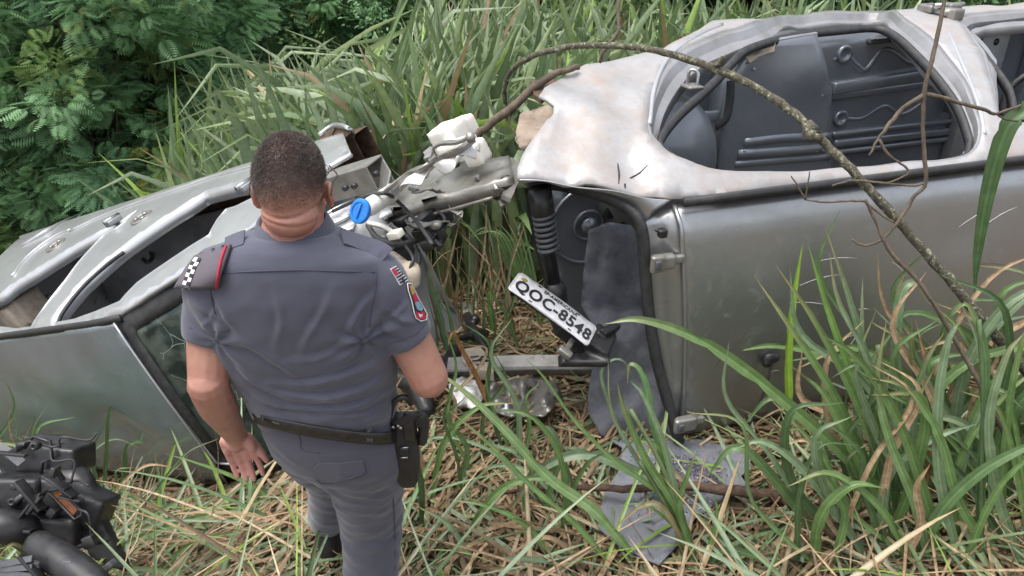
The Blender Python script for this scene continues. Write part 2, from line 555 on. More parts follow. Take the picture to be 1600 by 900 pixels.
def windscreen_material():
    m = bpy.data.materials.new('windscreen_glass')
    m.use_nodes = True
    nt = m.node_tree; L = nt.links.new
    p = nt.nodes['Principled BSDF']
    p.inputs['Base Color'].default_value = (0.02, 0.035, 0.032, 1)
    p.inputs['Roughness'].default_value = 0.06
    p.inputs['Specular IOR Level'].default_value = 0.7
    tr = nt.nodes.new('ShaderNodeBsdfTransparent')
    tr.inputs['Color'].default_value = (0.55, 0.68, 0.62, 1)
    tc = nt.nodes.new('ShaderNodeTexCoord')
    nz = nt.nodes.new('ShaderNodeTexNoise'); nz.inputs['Scale'].default_value = 3
    L(tc.outputs['Object'], nz.inputs['Vector'])
    ad = nt.nodes.new('ShaderNodeVectorMath'); ad.operation = 'MULTIPLY_ADD'
    L(nz.outputs['Color'], ad.inputs[0]); ad.inputs[1].default_value = (0.25, 0.25, 0.25); L(tc.outputs['Object'], ad.inputs[2])
    vo = nt.nodes.new('ShaderNodeTexVoronoi'); vo.feature = 'DISTANCE_TO_EDGE'; vo.inputs['Scale'].default_value = 5.5
    L(ad.outputs[0], vo.inputs['Vector'])
    lt = nt.nodes.new('ShaderNodeMath'); lt.operation = 'LESS_THAN'; lt.inputs[1].default_value = 0.0022
    L(vo.outputs['Distance'], lt.inputs[0])
    n2 = nt.nodes.new('ShaderNodeTexNoise'); n2.inputs['Scale'].default_value = 2.2
    L(tc.outputs['Object'], n2.inputs['Vector'])
    gt = nt.nodes.new('ShaderNodeMath'); gt.operation = 'GREATER_THAN'; gt.inputs[1].default_value = 0.47
    L(n2.outputs[0], gt.inputs[0])
    cr = nt.nodes.new('ShaderNodeMath'); cr.operation = 'MULTIPLY'
    L(lt.outputs[0], cr.inputs[0]); L(gt.outputs[0], cr.inputs[1])
    n3 = nt.nodes.new('ShaderNodeTexNoise'); n3.inputs['Scale'].default_value = 9; n3.inputs['Detail'].default_value = 8
    L(tc.outputs['Object'], n3.inputs['Vector'])
    dr = nt.nodes.new('ShaderNodeMapRange'); dr.inputs['From Min'].default_value = 0.45; dr.inputs['From Max'].default_value = 0.8; dr.inputs['To Max'].default_value = 0.55
    L(n3.outputs[0], dr.inputs['Value'])
    di = nt.nodes.new('ShaderNodeBsdfDiffuse'); di.inputs['Color'].default_value = (0.5, 0.54, 0.5, 1)
    du = nt.nodes.new('ShaderNodeBsdfDiffuse'); du.inputs['Color'].default_value = (0.22, 0.24, 0.2, 1)
    m1 = nt.nodes.new('ShaderNodeMixShader'); m1.inputs[0].default_value = 0.55
    L(tr.outputs[0], m1.inputs[1]); L(p.outputs[0], m1.inputs[2])
    m2 = nt.nodes.new('ShaderNodeMixShader'); L(dr.outputs[0], m2.inputs[0]); L(m1.outputs[0], m2.inputs[1]); L(du.outputs[0], m2.inputs[2])
    m3 = nt.nodes.new('ShaderNodeMixShader'); L(cr.outputs[0], m3.inputs[0]); L(m2.outputs[0], m3.inputs[1]); L(di.outputs[0], m3.inputs[2])
    L(m3.outputs[0], nt.nodes['Material Output'].inputs['Surface'])
    M['windscreen_glass'] = m
windscreen_material()

# ------------------------------------------------------------------ ground: one sheet
def build_ground():
    xs = np.concatenate([np.linspace(-60, -8, 14)[:-1], np.arange(-8, 8, 0.12), np.linspace(8, 60, 14)])
    ys = np.concatenate([np.linspace(-20, 0.2, 8)[:-1], np.arange(0.2, 11, 0.12), np.linspace(11, 70, 16)])
    X, Y = np.meshgrid(xs, ys)
    Z = gz(X, Y)
    near = (np.abs(X) < 8) & (Y > 0.2) & (Y < 11)
    Z = Z + near * 0.012 * np.sin(X * 17 + np.sin(Y * 9)) * np.sin(Y * 13 + X * 3)
    V = np.stack([X.ravel(), Y.ravel(), Z.ravel()], -1)
    nx, ny = len(xs), len(ys)
    i = np.arange((ny - 1) * nx).reshape(ny - 1, nx)[:, :-1].ravel()
    F = np.stack([i, i + 1, i + nx + 1, i + nx], -1)
    o = bpy.data.objects.new('ground', mesh_of('ground', V, F, M['soil']))
    col.objects.link(o)
    tag(o, 'brown soil verge breaking into a bank that falls away', None, kind='structure')
build_ground()

# ------------------------------------------------------------------ wreck with the windscreen (rolled onto its right side, nose up)
FA = nrm([.8, -.48, .36])
LA = np.array([-.39, .03, .92]); LA = nrm(LA - FA * (FA @ LA))
UA = np.cross(FA, LA)
TA = np.array([-1.77, 3.27, -.19]) - UA * 1.38

def wa(x, y, z):
    return TA + FA * x + LA * y + UA * z

def to_a(p):
    d = np.asarray(p) - TA
    return np.array([d @ FA, d @ LA, d @ UA])

def la(px, py, ax, v):
    n = {'x': FA, 'y': LA, 'z': UA}[ax]
    return on_plane(px, py, TA + n * v, n)

PZ = [-.2, 0, .12, .4, .7, .95, 1.2, 1.36, 1.44, 1.50]
PY = [.60, .74, .80, .795, .755, .70, .62, .55, .46, .25]
def prof_a(z):
    return np.interp(z, PZ, PY) * 0.5 + 0.25 * np.interp(np.asarray(z) - .06, PZ, PY) + 0.25 * np.interp(np.asarray(z) + .06, PZ, PY)

def side_a(px, py):
    d = ray(px, py)
    t = np.linspace(1.5, 9, 3000)
    P = CAM + t[:, None] * d - TA
    y, z = P @ LA, P @ UA
    g = y - prof_a(z)
    i = np.argmax(g < 0)
    if g[i] >= 0: i = np.argmin(g)
    return np.array([P[i] @ FA, z[i]])

def side_a_pt(p, lift=0.0):
    x, z = p
    return wa(x, prof_a(z) + lift, z)

roof_z = lambda x, y: 1.475 - .075 * (y / .55) ** 2 - .02 * np.clip((x + .35) / .35, 0, 1.5) ** 2
def build_wreck_a():
    base = np.array([-1.9, 3.6, gz(-1.9, 3.6)])
    root = thing('wrecked_car', base, 'silver car wreck on its side with cracked windscreen and stripped front end, behind the officer', 'car')
    sp, pim = M['silver_paint'], M['pale_inner_metal']
    low = [(-90, 512), (-40, 523), (0, 529), (24, 532), (67, 529), (107, 524), (149, 509), (187, 492), (213, 475), (240, 455), (290, 424), (330, 398), (372, 368), (420, 340), (455, 318)]
    up = [(-90, 455), (-40, 425), (0, 400), (30, 373), (50, 360), (83, 343), (117, 328), (150, 313), (187, 302), (220, 290), (253, 278), (300, 263), (350, 248), (397, 235), (450, 219), (510, 203), (540, 197)]
    outer = [side_a(*q) for q in low + [(480, 280), (548, 240)] + up[::-1]]
    rear_px = [(-60, 490), (0, 461), (20, 445), (48, 428), (80, 407), (115, 385), (149, 367), (173, 352), (192, 344), (216, 327), (200, 342), (184, 355), (160, 369), (139, 391), (117, 417), (101, 439), (80, 465), (64, 487), (48, 511), (24, 514), (0, 511), (-60, 503)]
    front_px = [(84, 505), (91, 487), (107, 465), (128, 441), (160, 412), (192, 385), (213, 370), (247, 347), (290, 320), (320, 300), (367, 287), (400, 280), (425, 282), (410, 302), (367, 323), (353, 327), (340, 343), (327, 367), (300, 383), (260, 410), (213, 443), (187, 471), (149, 487), (117, 499)]
    rear = [side_a(*q) for q in rear_px]
    front = [side_a(*q) for q in front_px]
    V, F = sheet(outer, [rear, front], 0.05, lambda p: side_a_pt(p))
    mk('side_frame', (V, F), sp, root, solid=0.02)
    # flanges turned inward round the two door openings
    for nm, lp in (('door_flange', rear), ('door_flange', front)):
        lp = dens(lp, .04)
        a = np.array([side_a_pt(p, 0.002) for p in lp])
        c = lp.mean(0)
        b = np.array([side_a_pt(p + (c - p) * 0.02, -0.075) for p in lp])
        n = len(a)
        mk(nm, (np.vstack([a, b]), [(i, (i + 1) % n, n + (i + 1) % n, n + i) for i in range(n)]), sp, root, solid=0.004)
    # black weather strip along the A pillar edge of the front opening
    q = catmull([side_a_pt(side_a(*p), -0.02) for p in [(86, 503), (94, 485), (110, 463), (131, 439), (163, 410), (190, 390)]], 4)
    mk('door_seal', tube(q, .012, 7), M['rubber'], root)
    # sill pressings
    for pts, r in (([(35, 385), (90, 352), (150, 327), (220, 304), (300, 277), (400, 247), (500, 216)], .010),
                   ([(110, 362), (160, 338), (220, 316), (290, 292), (330, 278), (400, 259), (470, 236)], .008),
                   ([(20, 432), (40, 405), (70, 380), (95, 365), (110, 360)], .008),
                   ([(160, 322), (230, 296), (320, 267), (420, 236), (520, 207)], .006)):
        q = catmull([side_a_pt(side_a(*p), 0.001) for p in pts], 5)
        mk('sill_pressing', tube(q, r * 1.7, 8), sp, root)
    # hollow box of the sill, torn open at the front
    q0, q1 = wa(-2.6, .66, .10), wa(.80, .66, .06)
    V, F = sweep([q0, q1], [(-.07, -.10), (.07, -.10), (.07, .10), (-.07, .10)], LA)
    mk('sill_box', (V, F[:-2]), M['rusty_metal'], root, smooth=False, solid=.004)
    e = la(533, 218, 'y', .78)
    tear = [la(x, y, 'y', v) for x, y, v in ((500, 214, .80), (524, 199, .81), (547, 204, .80), (552, 214, .74), (540, 232, .70), (545, 246, .62), (528, 252, .62), (505, 240, .72))]
    mk('torn_sill_end', prism(tear, -LA * .012), M['rusty_metal'], root, smooth=False)
    lip = catmull([tear[0] + LA * .012, tear[1] + LA * .016, tear[2] + LA * .012, tear[3] + LA * .004, tear[4], tear[5]], 4)
    mk('torn_edge', tube(lip, .012, 7), sp, root)
    # round grommets
    for g in ((88, 384), (222, 341)):
        p2 = side_a(*g)
        c = side_a_pt(p2, .002)
        t1 = nrm(side_a_pt(p2 + [.02, 0]) - c); t2 = nrm(side_a_pt(p2 + [0, .02], .002) - c)
        n = nrm(np.cross(t2, t1)); n = n if n @ LA > 0 else -n
        gr = mk('grommet', loft([ring(c, t1 * r, t2 * r * 1.0, 24) + n * h for r, h in ((.074, 0), (.074, .008), (.064, .011), (.058, .004), (.02, .004))]), M['bare_metal'], root)
        for k in range(3):
            a = k * 2.094 + .4
            cc = c + (t1 * math.cos(a) + t2 * math.sin(a)) * .036 + n * .006
            mk('clip', loft([ring(cc + n * h, t1 * r, t2 * r, 10) for r, h in ((.016, 0), (.014, .01), (.004, .011))]), M['steel'], gr)
    # door hinges
    for px, py in ((180, 350), (256, 296), (388, 297)):
        c = side_a_pt(side_a(px, py), .02)
        hg = mk('hinge', obox(c, FA * .035, UA * .05, LA * .018), pim, root, bevel=.006)
        mk('hinge_pin', tube([c - UA * .06 + LA * .02, c + UA * .06 + LA * .02], .013, 10), M['steel'], hg)
    # roof
    hx = lambda y: .05 - .10 * (y / .55) ** 2 * (1 if y > 0 else 1.6)
    BOT = -.66
    ro = [(-2.7, .50)] + [(-2.7 + .27 * i, .50) for i in range(1, 10)] + [(hx(y) , y) for y in np.linspace(.50, BOT, 12)] + [(-2.7, BOT)]
    dent = lambda x, y: -.035 * np.exp(-((x + .75) ** 2 / .09 + (y + .25) ** 2 / .05)) - .02 * np.exp(-((x + 1.4) ** 2 / .05 + (y - .1) ** 2 / .04)) + .012 * noise.noise(Vector((x * 3, y * 3, 1)))
    rf = mk('roof', sheet(ro, (), .05, lambda p: wa(p[0], p[1], roof_z(p[0], p[1]) + dent(p[0], p[1]))), M['bluish_sheen_paint'], root, solid=.006)
    q = [wa(x, .512, roof_z(x, .50) - .008) for x in np.linspace(-2.7, .02, 20)]
    mk('roof_moulding', sweep(q, [(-.018, -.012), (.018, -.012), (.018, .010), (-.018, .010)], UA), M['rubber'], rf)
    q = [wa(hx(y) + .004, y, roof_z(hx(y), y) + .004) for y in np.linspace(.50, BOT, 16)]
    mk('bright_edge', tube(q, .006, 6), sp, rf)
    # windscreen: header to scuttle
    def ws(u, v):
        # u 0 header..1 scuttle, v 0 left(up)..1 right(down)
        y0, y1 = .50 + (BOT - .50) * v, .66 + (-.78 - .66) * v
        y = y0 + (y1 - y0) * u
        x = (hx(y0) + .01) * (1 - u) + u * (.86 - .10 * (y / .68) ** 2)
        z = (roof_z(0, y0) - .012) * (1 - u) + u * (.96 - .03 * (y / .68) ** 2) + .05 * math.sin(math.pi * u)
        return wa(x, y, z)
    fr = .07
    mk('windscreen', sheet([(fr, fr), (1 - fr, fr), (1 - fr, 1 - fr), (fr, 1 - fr)], (), .04, lambda p: ws(p[0], p[1])), M['windscreen_glass'], root, solid=.005)
    mk('windscreen_border', sheet([(.0, .0), (1, 0), (1, 1), (0, 1)], [[(fr, fr + .02), (fr + .02, fr), (1 - fr - .02, fr), (1 - fr, fr + .02), (1 - fr, 1 - fr * 2.2), (fr, 1 - fr * 2.2)]], .05, lambda p: ws(p[0], p[1]) + UA * .003), M['rubber'], root, solid=.004)
    # things behind the glass: dashboard, column, far pillar
    db = mk('dashboard', remesh(join([limb([wa(.62, .55, .86), wa(.60, 0, .88), wa(.62, -.6, .86)], [.15, .17, .15]), limb([wa(.40, .40, .86), wa(.42, .18, .90)], [.10, .10])]), .02, 3)[:2], M['grey_plastic'], root)
    mk('steering_wheel', tube([wa(.20 + .05 * math.cos(a), .33 + .18 * math.sin(a), .93 + .17 * math.cos(a)) for a in np.linspace(0, 2 * np.pi, 25)], .014, 8), M['black_plastic'], root)
    for y in (-.30, .05):
        mk('seat_back', limb([wa(-.32, y, .38), wa(-.48, y, .80), wa(-.58, y, 1.02)], [.17, .19, .13]), M['grey_plastic'], root)
    # interior shell
    mk('floor_pan', sheet([(-2.6, -.74), (.95, -.74), (.95, .58), (-2.6, .58)], (), .12, lambda p: wa(p[0], p[1], .20 + .02 * math.sin(p[1] * 22))), M['pale_inner_metal'], root, solid=.01)
    mk('bulkhead', sheet([(-.72, .18), (.62, .18), (.60, .92), (-.70, .92)], (), .12, lambda p: wa(.93 + .03 * math.sin(p[0] * 9), p[0], p[1])), pim, root, solid=.01)
    mk('right_side', sheet([(-2.7, .02), (.45, .02), (.40, .92), (.05, 1.40), (-2.7, 1.40)], (), .1, lambda p: wa(p[0], -prof_a(p[1]) + .02, p[1])), sp, root, solid=.012)
    mk('rear_panel', sheet([(-.72, .05), (.70, .05), (.66, .95), (.5, 1.38), (-.5, 1.38), (-.70, .95)], (), .12, lambda p: wa(-2.66, p[0], p[1])), sp, root, solid=.02)
    # clutter seen in the openings
    a = lambda x, y, v=.40: la(x, y, 'y', v)
    mk('seat_base', remesh(join([obox(a(262, 352, .35), FA * .14, UA * .10, LA * .07), obox(a(285, 330, .33), FA * .10, UA * .06, LA * .05)]), .012, 5)[:2], M['bare_metal'], root)
    mk('handbrake', tube(catmull([a(218, 372), a(228, 378), a(234, 392), a(238, 403), a(230, 410), a(224, 405)], 4), .016, 8), M['black_plastic'], root)
    lt = mk('door_latch', obox(a(196, 393, .5), FA * .04, UA * .05, LA * .03), M['black_plastic'], root, bevel=.008)
    mk('bolt', tube([a(200, 390, .53), a(200, 390, .55)], .012, 8), M['steel'], lt)
    mk('bolt', tube([a(204, 393, .53), a(204, 393, .55)], .012, 8), M['steel'], lt)
    mk('latch_plate', obox(a(176, 405, .48), FA * .08, UA * .03, LA * .01), pim, root, bevel=.004)
    mk('trim_panel', remesh(join([obox(a(28, 490, .45), FA * .22, UA * .12, LA * .10), obox(a(45, 478, .48), FA * .10, UA * .10, LA * .10)]), .016, 6)[:2], M['cream_block'], root)
    mk('seat_rail', obox(a(68, 466, .46), FA * .14, UA * .02, LA * .02), pim, root, bevel=.005)
    mk('seat_frame', remesh(join([obox(a(84, 436, .38), FA * .12, UA * .07, LA * .06), obox(a(108, 420, .36), FA * .10, UA * .08, LA * .05)]), .012, 4)[:2], M['bare_metal'], root)
    mk('inner_brace', obox(a(350, 305, .60), FA * .16, UA * .03, LA * .03), M['inner_metal'], root, bevel=.006)
    mk('wheel_well', loft([ring(wa(-1.0, .15, .24 + h), FA * r, LA * r, 28) for r, h in ((.20, 0), (.20, .12), (.16, .15), (.06, .15))]), M['grey_plastic'], root)

    # ---------------- front end
    b = lambda x, y, v=.55: la(x, y, 'y', v)
    # scuttle and inner wing sheet that the windscreen pillar runs into
    wing = [(405, 322), (470, 296), (520, 300), (560, 306), (575, 330), (560, 372), (500, 392), (420, 392), (372, 378)]
    mk('inner_wing', sheet([to_a(b(*q, .56))[[0, 2]] for q in wing], (), .05, lambda p: wa(p[0], .56 + .05 * math.sin(p[0] * 5) + .02 * noise.noise(Vector((p[0] * 6, p[1] * 6, 0))), p[1])), sp, root, solid=.008)
    c = b(536, 345, .60)
    st = mk('strut_tower', loft([ring(c + LA * h, FA * r, UA * r, 28) for r, h in ((.185, -.18), (.175, -.06), (.15, .0), (.11, .03), (.105, .012), (.06, .012), (.055, .03), (.02, .032))]), sp, root)
    mk('strut_ring', tube([c + LA * .034 + FA * .12 * math.cos(t) + UA * .12 * math.sin(t) for t in np.linspace(0, 2 * np.pi, 29)], .009, 8), M['steel'], st)
    # upper rail: open channel
    r0, r1 = b(470, 305, .68), b(592, 270, .68)
    d = nrm(r1 - r0)
    sd = nrm(np.cross(d, LA)); upv = np.cross(sd, d)
    V, F = sweep(catmull([r0, (r0 + r1) / 2, r1], 4), [(-.075, -.08), (-.075, .06), (.06, .06), (.06, -.06), (.05, -.06), (.05, .05), (-.065, .05), (-.065, -.08)], LA)
    ur = mk('upper_rail', (V, F), M['bare_metal'], root, smooth=False, bevel=.004)
    for px, py in ((556, 289), (590, 270), (542, 292)):
        cc = b(px, py, .70)
        mk('rail_hole', tube([cc, cc + UA * .02], .013, 10), M['ink'], ur)
    fl = [b(598, 246, .72), b(611, 268, .70), b(604, 302, .64), b(592, 292, .62), b(596, 268, .68)]
    mk('rail_end_plate', prism(fl, -FA * .01), M['bare_metal'], root, smooth=False)
    # long lower rail to the nose
    def plate(pts, v, th, name, m, parent=root, holes=(), res=.04, amp=.0):
        P2 = [to_a(b(*q, v))[[0, 2]] for q in pts]
        H2 = [[to_a(b(*q, v))[[0, 2]] for q in h] for h in holes]
        return mk(name, sheet(P2, H2, res, lambda p: wa(p[0], v + amp * noise.noise(Vector((p[0] * 7, p[1] * 7, v))), p[1])), m, parent, solid=th)
    circ = lambda cx, cy, rx, ry, n=14: [(cx + rx * math.cos(t), cy + ry * math.sin(t)) for t in np.linspace(0, 2 * np.pi, n, endpoint=False)]
    plate([(560, 318), (610, 306), (660, 292), (690, 272), (712, 255), (742, 256), (768, 272), (802, 262), (806, 292), (768, 308), (730, 318), (690, 330), (640, 340), (600, 346), (570, 350)], .50, .06, 'lower_rail', M['bare_metal'], holes=[circ(718, 270, 9, 8), circ(756, 298, 4, 5), circ(690, 302, 4, 3)], amp=.02)
    mk('rail_flange', tube(catmull([b(566, 352, .50), b(640, 342, .5), b(700, 329, .5), b(770, 309, .5)], 5), .008, 7), M['bare_metal'], root)
    for px, py, r in ((686, 292, .016), (706, 290, .022), (752, 285, .014), (776, 296, .016), (680, 278, .012)):
        cc = b(px, py, .52)
        mk('bolt', loft([ring(cc + LA * h, FA * q, UA * q, 10) for q, h in ((r, 0), (r, .01), (r * .55, .012), (r * .5, .028))]), M['steel'], root)
    ep = [b(778, 282, .50), b(796, 252, .52), b(808, 262, .52), b(808, 290, .5), b(796, 318, .48), b(782, 312, .48)]
    mk('crash_plate', prism(ep, FA * .02 + LA * .02), M['bare_metal'], root, smooth=False, bevel=.004)
    mk('crash_plate_socket', tube([b(792, 285, .525), b(792, 285, .531)], [.03, .03], 16), M['ink'], root)
    plate([(575, 318), (600, 305), (612, 330), (590, 342), (574, 338)], .56, .02, 'gusset', sp, amp=.03)
    # white crumpled inner wing edge
    wv = catmull([b(*q, v) for q, v in (((602, 306), .66), ((632, 292), .68), ((655, 282), .70), ((680, 262), .72), ((706, 256), .72), ((730, 242), .72), ((748, 236), .7))], 4)
    ww = np.array([.05, .05, .065, .05, .06, .055, .045])
    wid = np.interp(np.linspace(0, 1, len(wv)), np.linspace(0, 1, 7), ww) * (1 + .25 * np.sin(np.arange(len(wv)) * 1.3))
    V = np.concatenate([[p + UA * w * k + LA * (.025 * math.sin(i * .9 + k * 2) + .02 * (1 - k * k)) for k in (-1, -.4, .4, 1)] for i, (p, w) in enumerate(zip(wv, wid))])
    mk('crumpled_wing_edge', (V, [(i * 4 + k, i * 4 + k + 1, i * 4 + k + 5, i * 4 + k + 4) for i in range(len(wv) - 1) for k in range(3)]), M['white_paint'], root, solid=.008, subsurf=1)
    lipp = catmull([b(600, 300, .70), b(640, 270, .73), b(662, 262, .74), b(690, 248, .75), b(715, 236, .75), b(735, 222, .75)], 4)
    mk('wing_lip', sweep(lipp, [(-.03, -.005), (.03, -.005), (.034, .01), (.026, .012), (.022, .004), (-.03, .005)], LA), M['bare_metal'], root, smooth=False)
    # washer bottle
    wb = remesh(join([obox(b(704, 214, .70), FA * .075 + UA * .01, UA * .070, LA * .06), obox(b(720, 202, .70), FA * .05, UA * .055 - FA * .02, LA * .05),
                      obox(b(718, 234, .67), FA * .09, UA * .045, LA * .045), obox(b(744, 238, .66), FA * .045, UA * .045, LA * .05)]), .010, 16)
    mk('washer_bottle', wb[:2], M['white_plastic'], root)
    bp = catmull([b(668, 248, .80), b(674, 234, .81), b(692, 224, .82), b(716, 222, .82), b(736, 213, .82)], 3)
    br = mk('bottle_bracket', sweep(bp, [(-.014, -.005), (.014, -.005), (.014, .005), (-.014, .005)], LA), M['bare_metal'], root, smooth=False)
    pl = [b(662, 240, .80), b(674, 230, .80), b(682, 246, .79), b(672, 254, .79)]
    mk('bracket_foot', prism(pl, LA * .006), M['bare_metal'], br, smooth=False)
    mk('bracket_eye', tube([b(735, 215, .81), b(735, 215, .84)], .018, 12), M['bare_metal'], br)
    b2 = catmull([b(672, 252, .77), b(700, 240, .79), b(722, 232, .79), b(740, 220, .79)], 3)
    mk('bracket_arm', sweep(b2, [(-.012, -.004), (.012, -.004), (.012, .006), (-.012, .006)], LA), M['bare_metal'], br, smooth=False)
    # filler neck and blue cap
    nk = catmull([b(612, 305, .66), b(596, 312, .68), b(580, 322, .70), b(570, 328, .71)], 4)
    mk('filler_neck', tube(nk, [.03, .034, .036, .03], 14), M['white_paint'], root)
    cc = b(562, 330, .73)
    vd = nrm(CAM - cc)
    ax = nrm(vd + FA * -.5 + LA * .1)
    e1 = nrm(np.cross(ax, UA)); e2 = np.cross(ax, e1)
    cp = mk('blue_cap', loft([ring(cc + ax * h, e1 * r * .95, e2 * r * 1.15, 28) for r, h in ((.034, -.02), (.041, -.012), (.041, .004), (.038, .008), (.030, .009), (.028, .005), (.004, .005))]), M['blue_plastic'], root, sharp=35)
    for k in (0,):
        o = cc + ax * .008 + e1 * k * .011
        mk('cap_grip', obox(o, e1 * .004, e2 * .028, ax * .005), M['blue_plastic'], cp, bevel=.002)
    # black mount, wires, drive shaft
    blk = [ellipsoid(b(x, y, v), FA * r, UA * r * s, LA * r) for x, y, v, r, s in ((655, 325, .46, .05, 1.2), (668, 338, .44, .05, 1), (680, 350, .42, .045, 1.3), (640, 330, .45, .04, 1), (672, 368, .40, .05, 1.2), (684, 372, .40, .035, 1.3), (625, 338, .44, .05, .8))]
    blk += [obox(b(676, 352, .44), FA * .04, UA * .10, LA * .03), obox(b(662, 330, .46), FA * .09, UA * .03, LA * .03)]
    mk('engine_mount', remesh(join(blk), .008, 0)[:2], M['black_plastic'], root)
    mk('mount_bolt', ellipsoid(b(681, 352, .50), FA * .03, UA * .022, LA * .02), M['bare_metal'], root)
    mk('wiring', tube(catmull([b(520, 330, .66), b(560, 312, .70), b(600, 302, .72), b(622, 315, .62), b(650, 345, .55), b(676, 382, .5)], 6), .008, 7), M['rubber'], root)
    mk('wiring', tube(catmull([b(578, 350, .58), b(605, 358, .55), b(625, 375, .5), b(645, 402, .45), b(640, 420, .42)], 6), .007, 7), M['rubber'], root)
    mk('wiring', tube(catmull([b(576, 348, .6), b(600, 354, .58), b(618, 366, .56)], 6), .010, 7), M['white_plastic'], root)
    mk('connector', obox(b(618, 366, .56), FA * .03, UA * .02, LA * .015), M['white_plastic'], root, bevel=.004)
    # torn strips and cut hoses hanging from the nose
    for pts, w in (([(640, 345, .5), (660, 352, .52), (690, 345, .5), (706, 352, .46)], .02), ([(600, 345, .52), (612, 360, .5), (606, 380, .46)], .018), ([(700, 325, .5), (720, 335, .48), (716, 350, .44)], .014), ([(770, 305, .48), (786, 318, .46), (780, 332, .42)], .012), ([(640, 292, .66), (652, 300, .64), (672, 296, .62), (690, 300, .58)], .016)):
        q = catmull([b(*p) for p in pts], 5)
        mk('torn_strip', sweep(q + rng.normal(0, .003, q.shape), [(-w, -.002), (w, -.002), (w, .003), (-w, .003)], LA), M['bare_metal'], root, smooth=False)
    for pts, r in (([(620, 330, .5), (640, 350, .5), (662, 360, .48), (690, 385, .42)], .010), ([(650, 320, .5), (690, 335, .5), (694, 360, .46), (684, 392, .4)], .007), ([(610, 352, .52), (640, 372, .46), (655, 400, .4), (650, 425, .36)], .009), ([(700, 318, .52), (712, 345, .46), (704, 372, .4)], .005), ([(575, 352, .58), (590, 372, .54), (622, 382, .5), (650, 376, .46)], .012)):
        mk('hose', tube(catmull([b(*p) for p in pts], 6), r, 8), M['rubber'], root)
    for px, py, v, sx, sy, sz in ((664, 342, .5, .03, .05, .02), (648, 336, .5, .045, .02, .02), (688, 362, .46, .018, .04, .02), (630, 345, .5, .03, .03, .02), (672, 380, .44, .025, .03, .02)):
        rr = rng.normal(0, .4, 3)
        f = nrm(FA + UA * rr[0]); u = nrm(UA - FA * (UA @ f) * 1.0 - FA * rr[0])
        mk('electrical_box', obox(b(px, py, v), f * sx, u * sy, LA * sz), M['black_plastic'], root, bevel=.003)
    # wheel arch cavity under the strut tower
    cav = remesh(join([ellipsoid(b(598, 372, .36), FA * .15, UA * .09, LA * .10), ellipsoid(b(622, 392, .32), FA * .08, UA * .09, LA * .08)]), .02, 4)
    mk('arch_liner', cav[:2], M['rubber'], root)
    mk('control_arm', limb([b(612, 402, .42), b(632, 420, .40), b(642, 424, .40), b(645, 440, .36)], [.028, .035, .04, .03]), M['cream_block'], root)
    return root
wreck_a = build_wreck_a()

# ------------------------------------------------------------------ wreck with the bare roof (on its right side, boot open)
RB = np.array([.615, 2.62, 0]); FB = nrm([.952, .306, 0]); NB = np.array([-FB[1], FB[0], 0]); ZB = np.array([0, 0, 1.])
HN = [-.1, 0, .05, .15, .3, .6, .9, 1.2, 1.35]; HZ = [1.0, 1.15, 1.2, 1.27, 1.35, 1.47, 1.56, 1.60, 1.57]
def hb(n):
    n = np.asarray(n)
    return .5 * np.interp(n, HN, HZ) + .25 * np.interp(n - .05, HN, HZ) + .25 * np.interp(n + .05, HN, HZ)
def wb_(s, n, z):
    return RB + FB * s + NB * n + ZB * z
def side_b(px, py):
    d = ray(px, py)
    t = np.linspace(1.5, 7, 3000)
    P = CAM + t[:, None] * d
    n = (P - RB) @ NB
    g = P[:, 2] - hb(n)
    i = np.argmax(g < 0)
    if g[i] >= 0: i = np.argmin(np.abs(g))
    return np.array([(P[i] - RB) @ FB, n[i]])
def side_b_pt(p, lift=0.0):
    return wb_(p[0], p[1], float(hb(p[1])) + lift)
def floor_b(px, py, n=1.12):
    return on_plane(px, py, RB + NB * n, NB)
SH = .13
def roof_b_pt(s, z):
    k = (z - .57) / .60
    n = -.055 * (1 - k * k) + (.06 * max(0, abs(k) - .85) / .15)
    return wb_(s + SH * (1.15 - z) / 1.15, n, z)
def roof_b(px, py):
    p = on_plane(px, py, RB - NB * .03, NB)
    z = p[2]
    return np.array([(p - RB) @ FB - SH * (1.15 - z) / 1.15, z])
h0 = np.array([.50, 2.61, 1.15]); hd = nrm([-.45, .40, 0]); he = nrm(np.array([-FB[0] * SH, -FB[1] * SH, 1.15])); hn_ = nrm(np.cross(hd, he))
def hatch_b(px, py, off=0.0):
    return on_plane(px, py, h0 + hn_ * off, hn_)

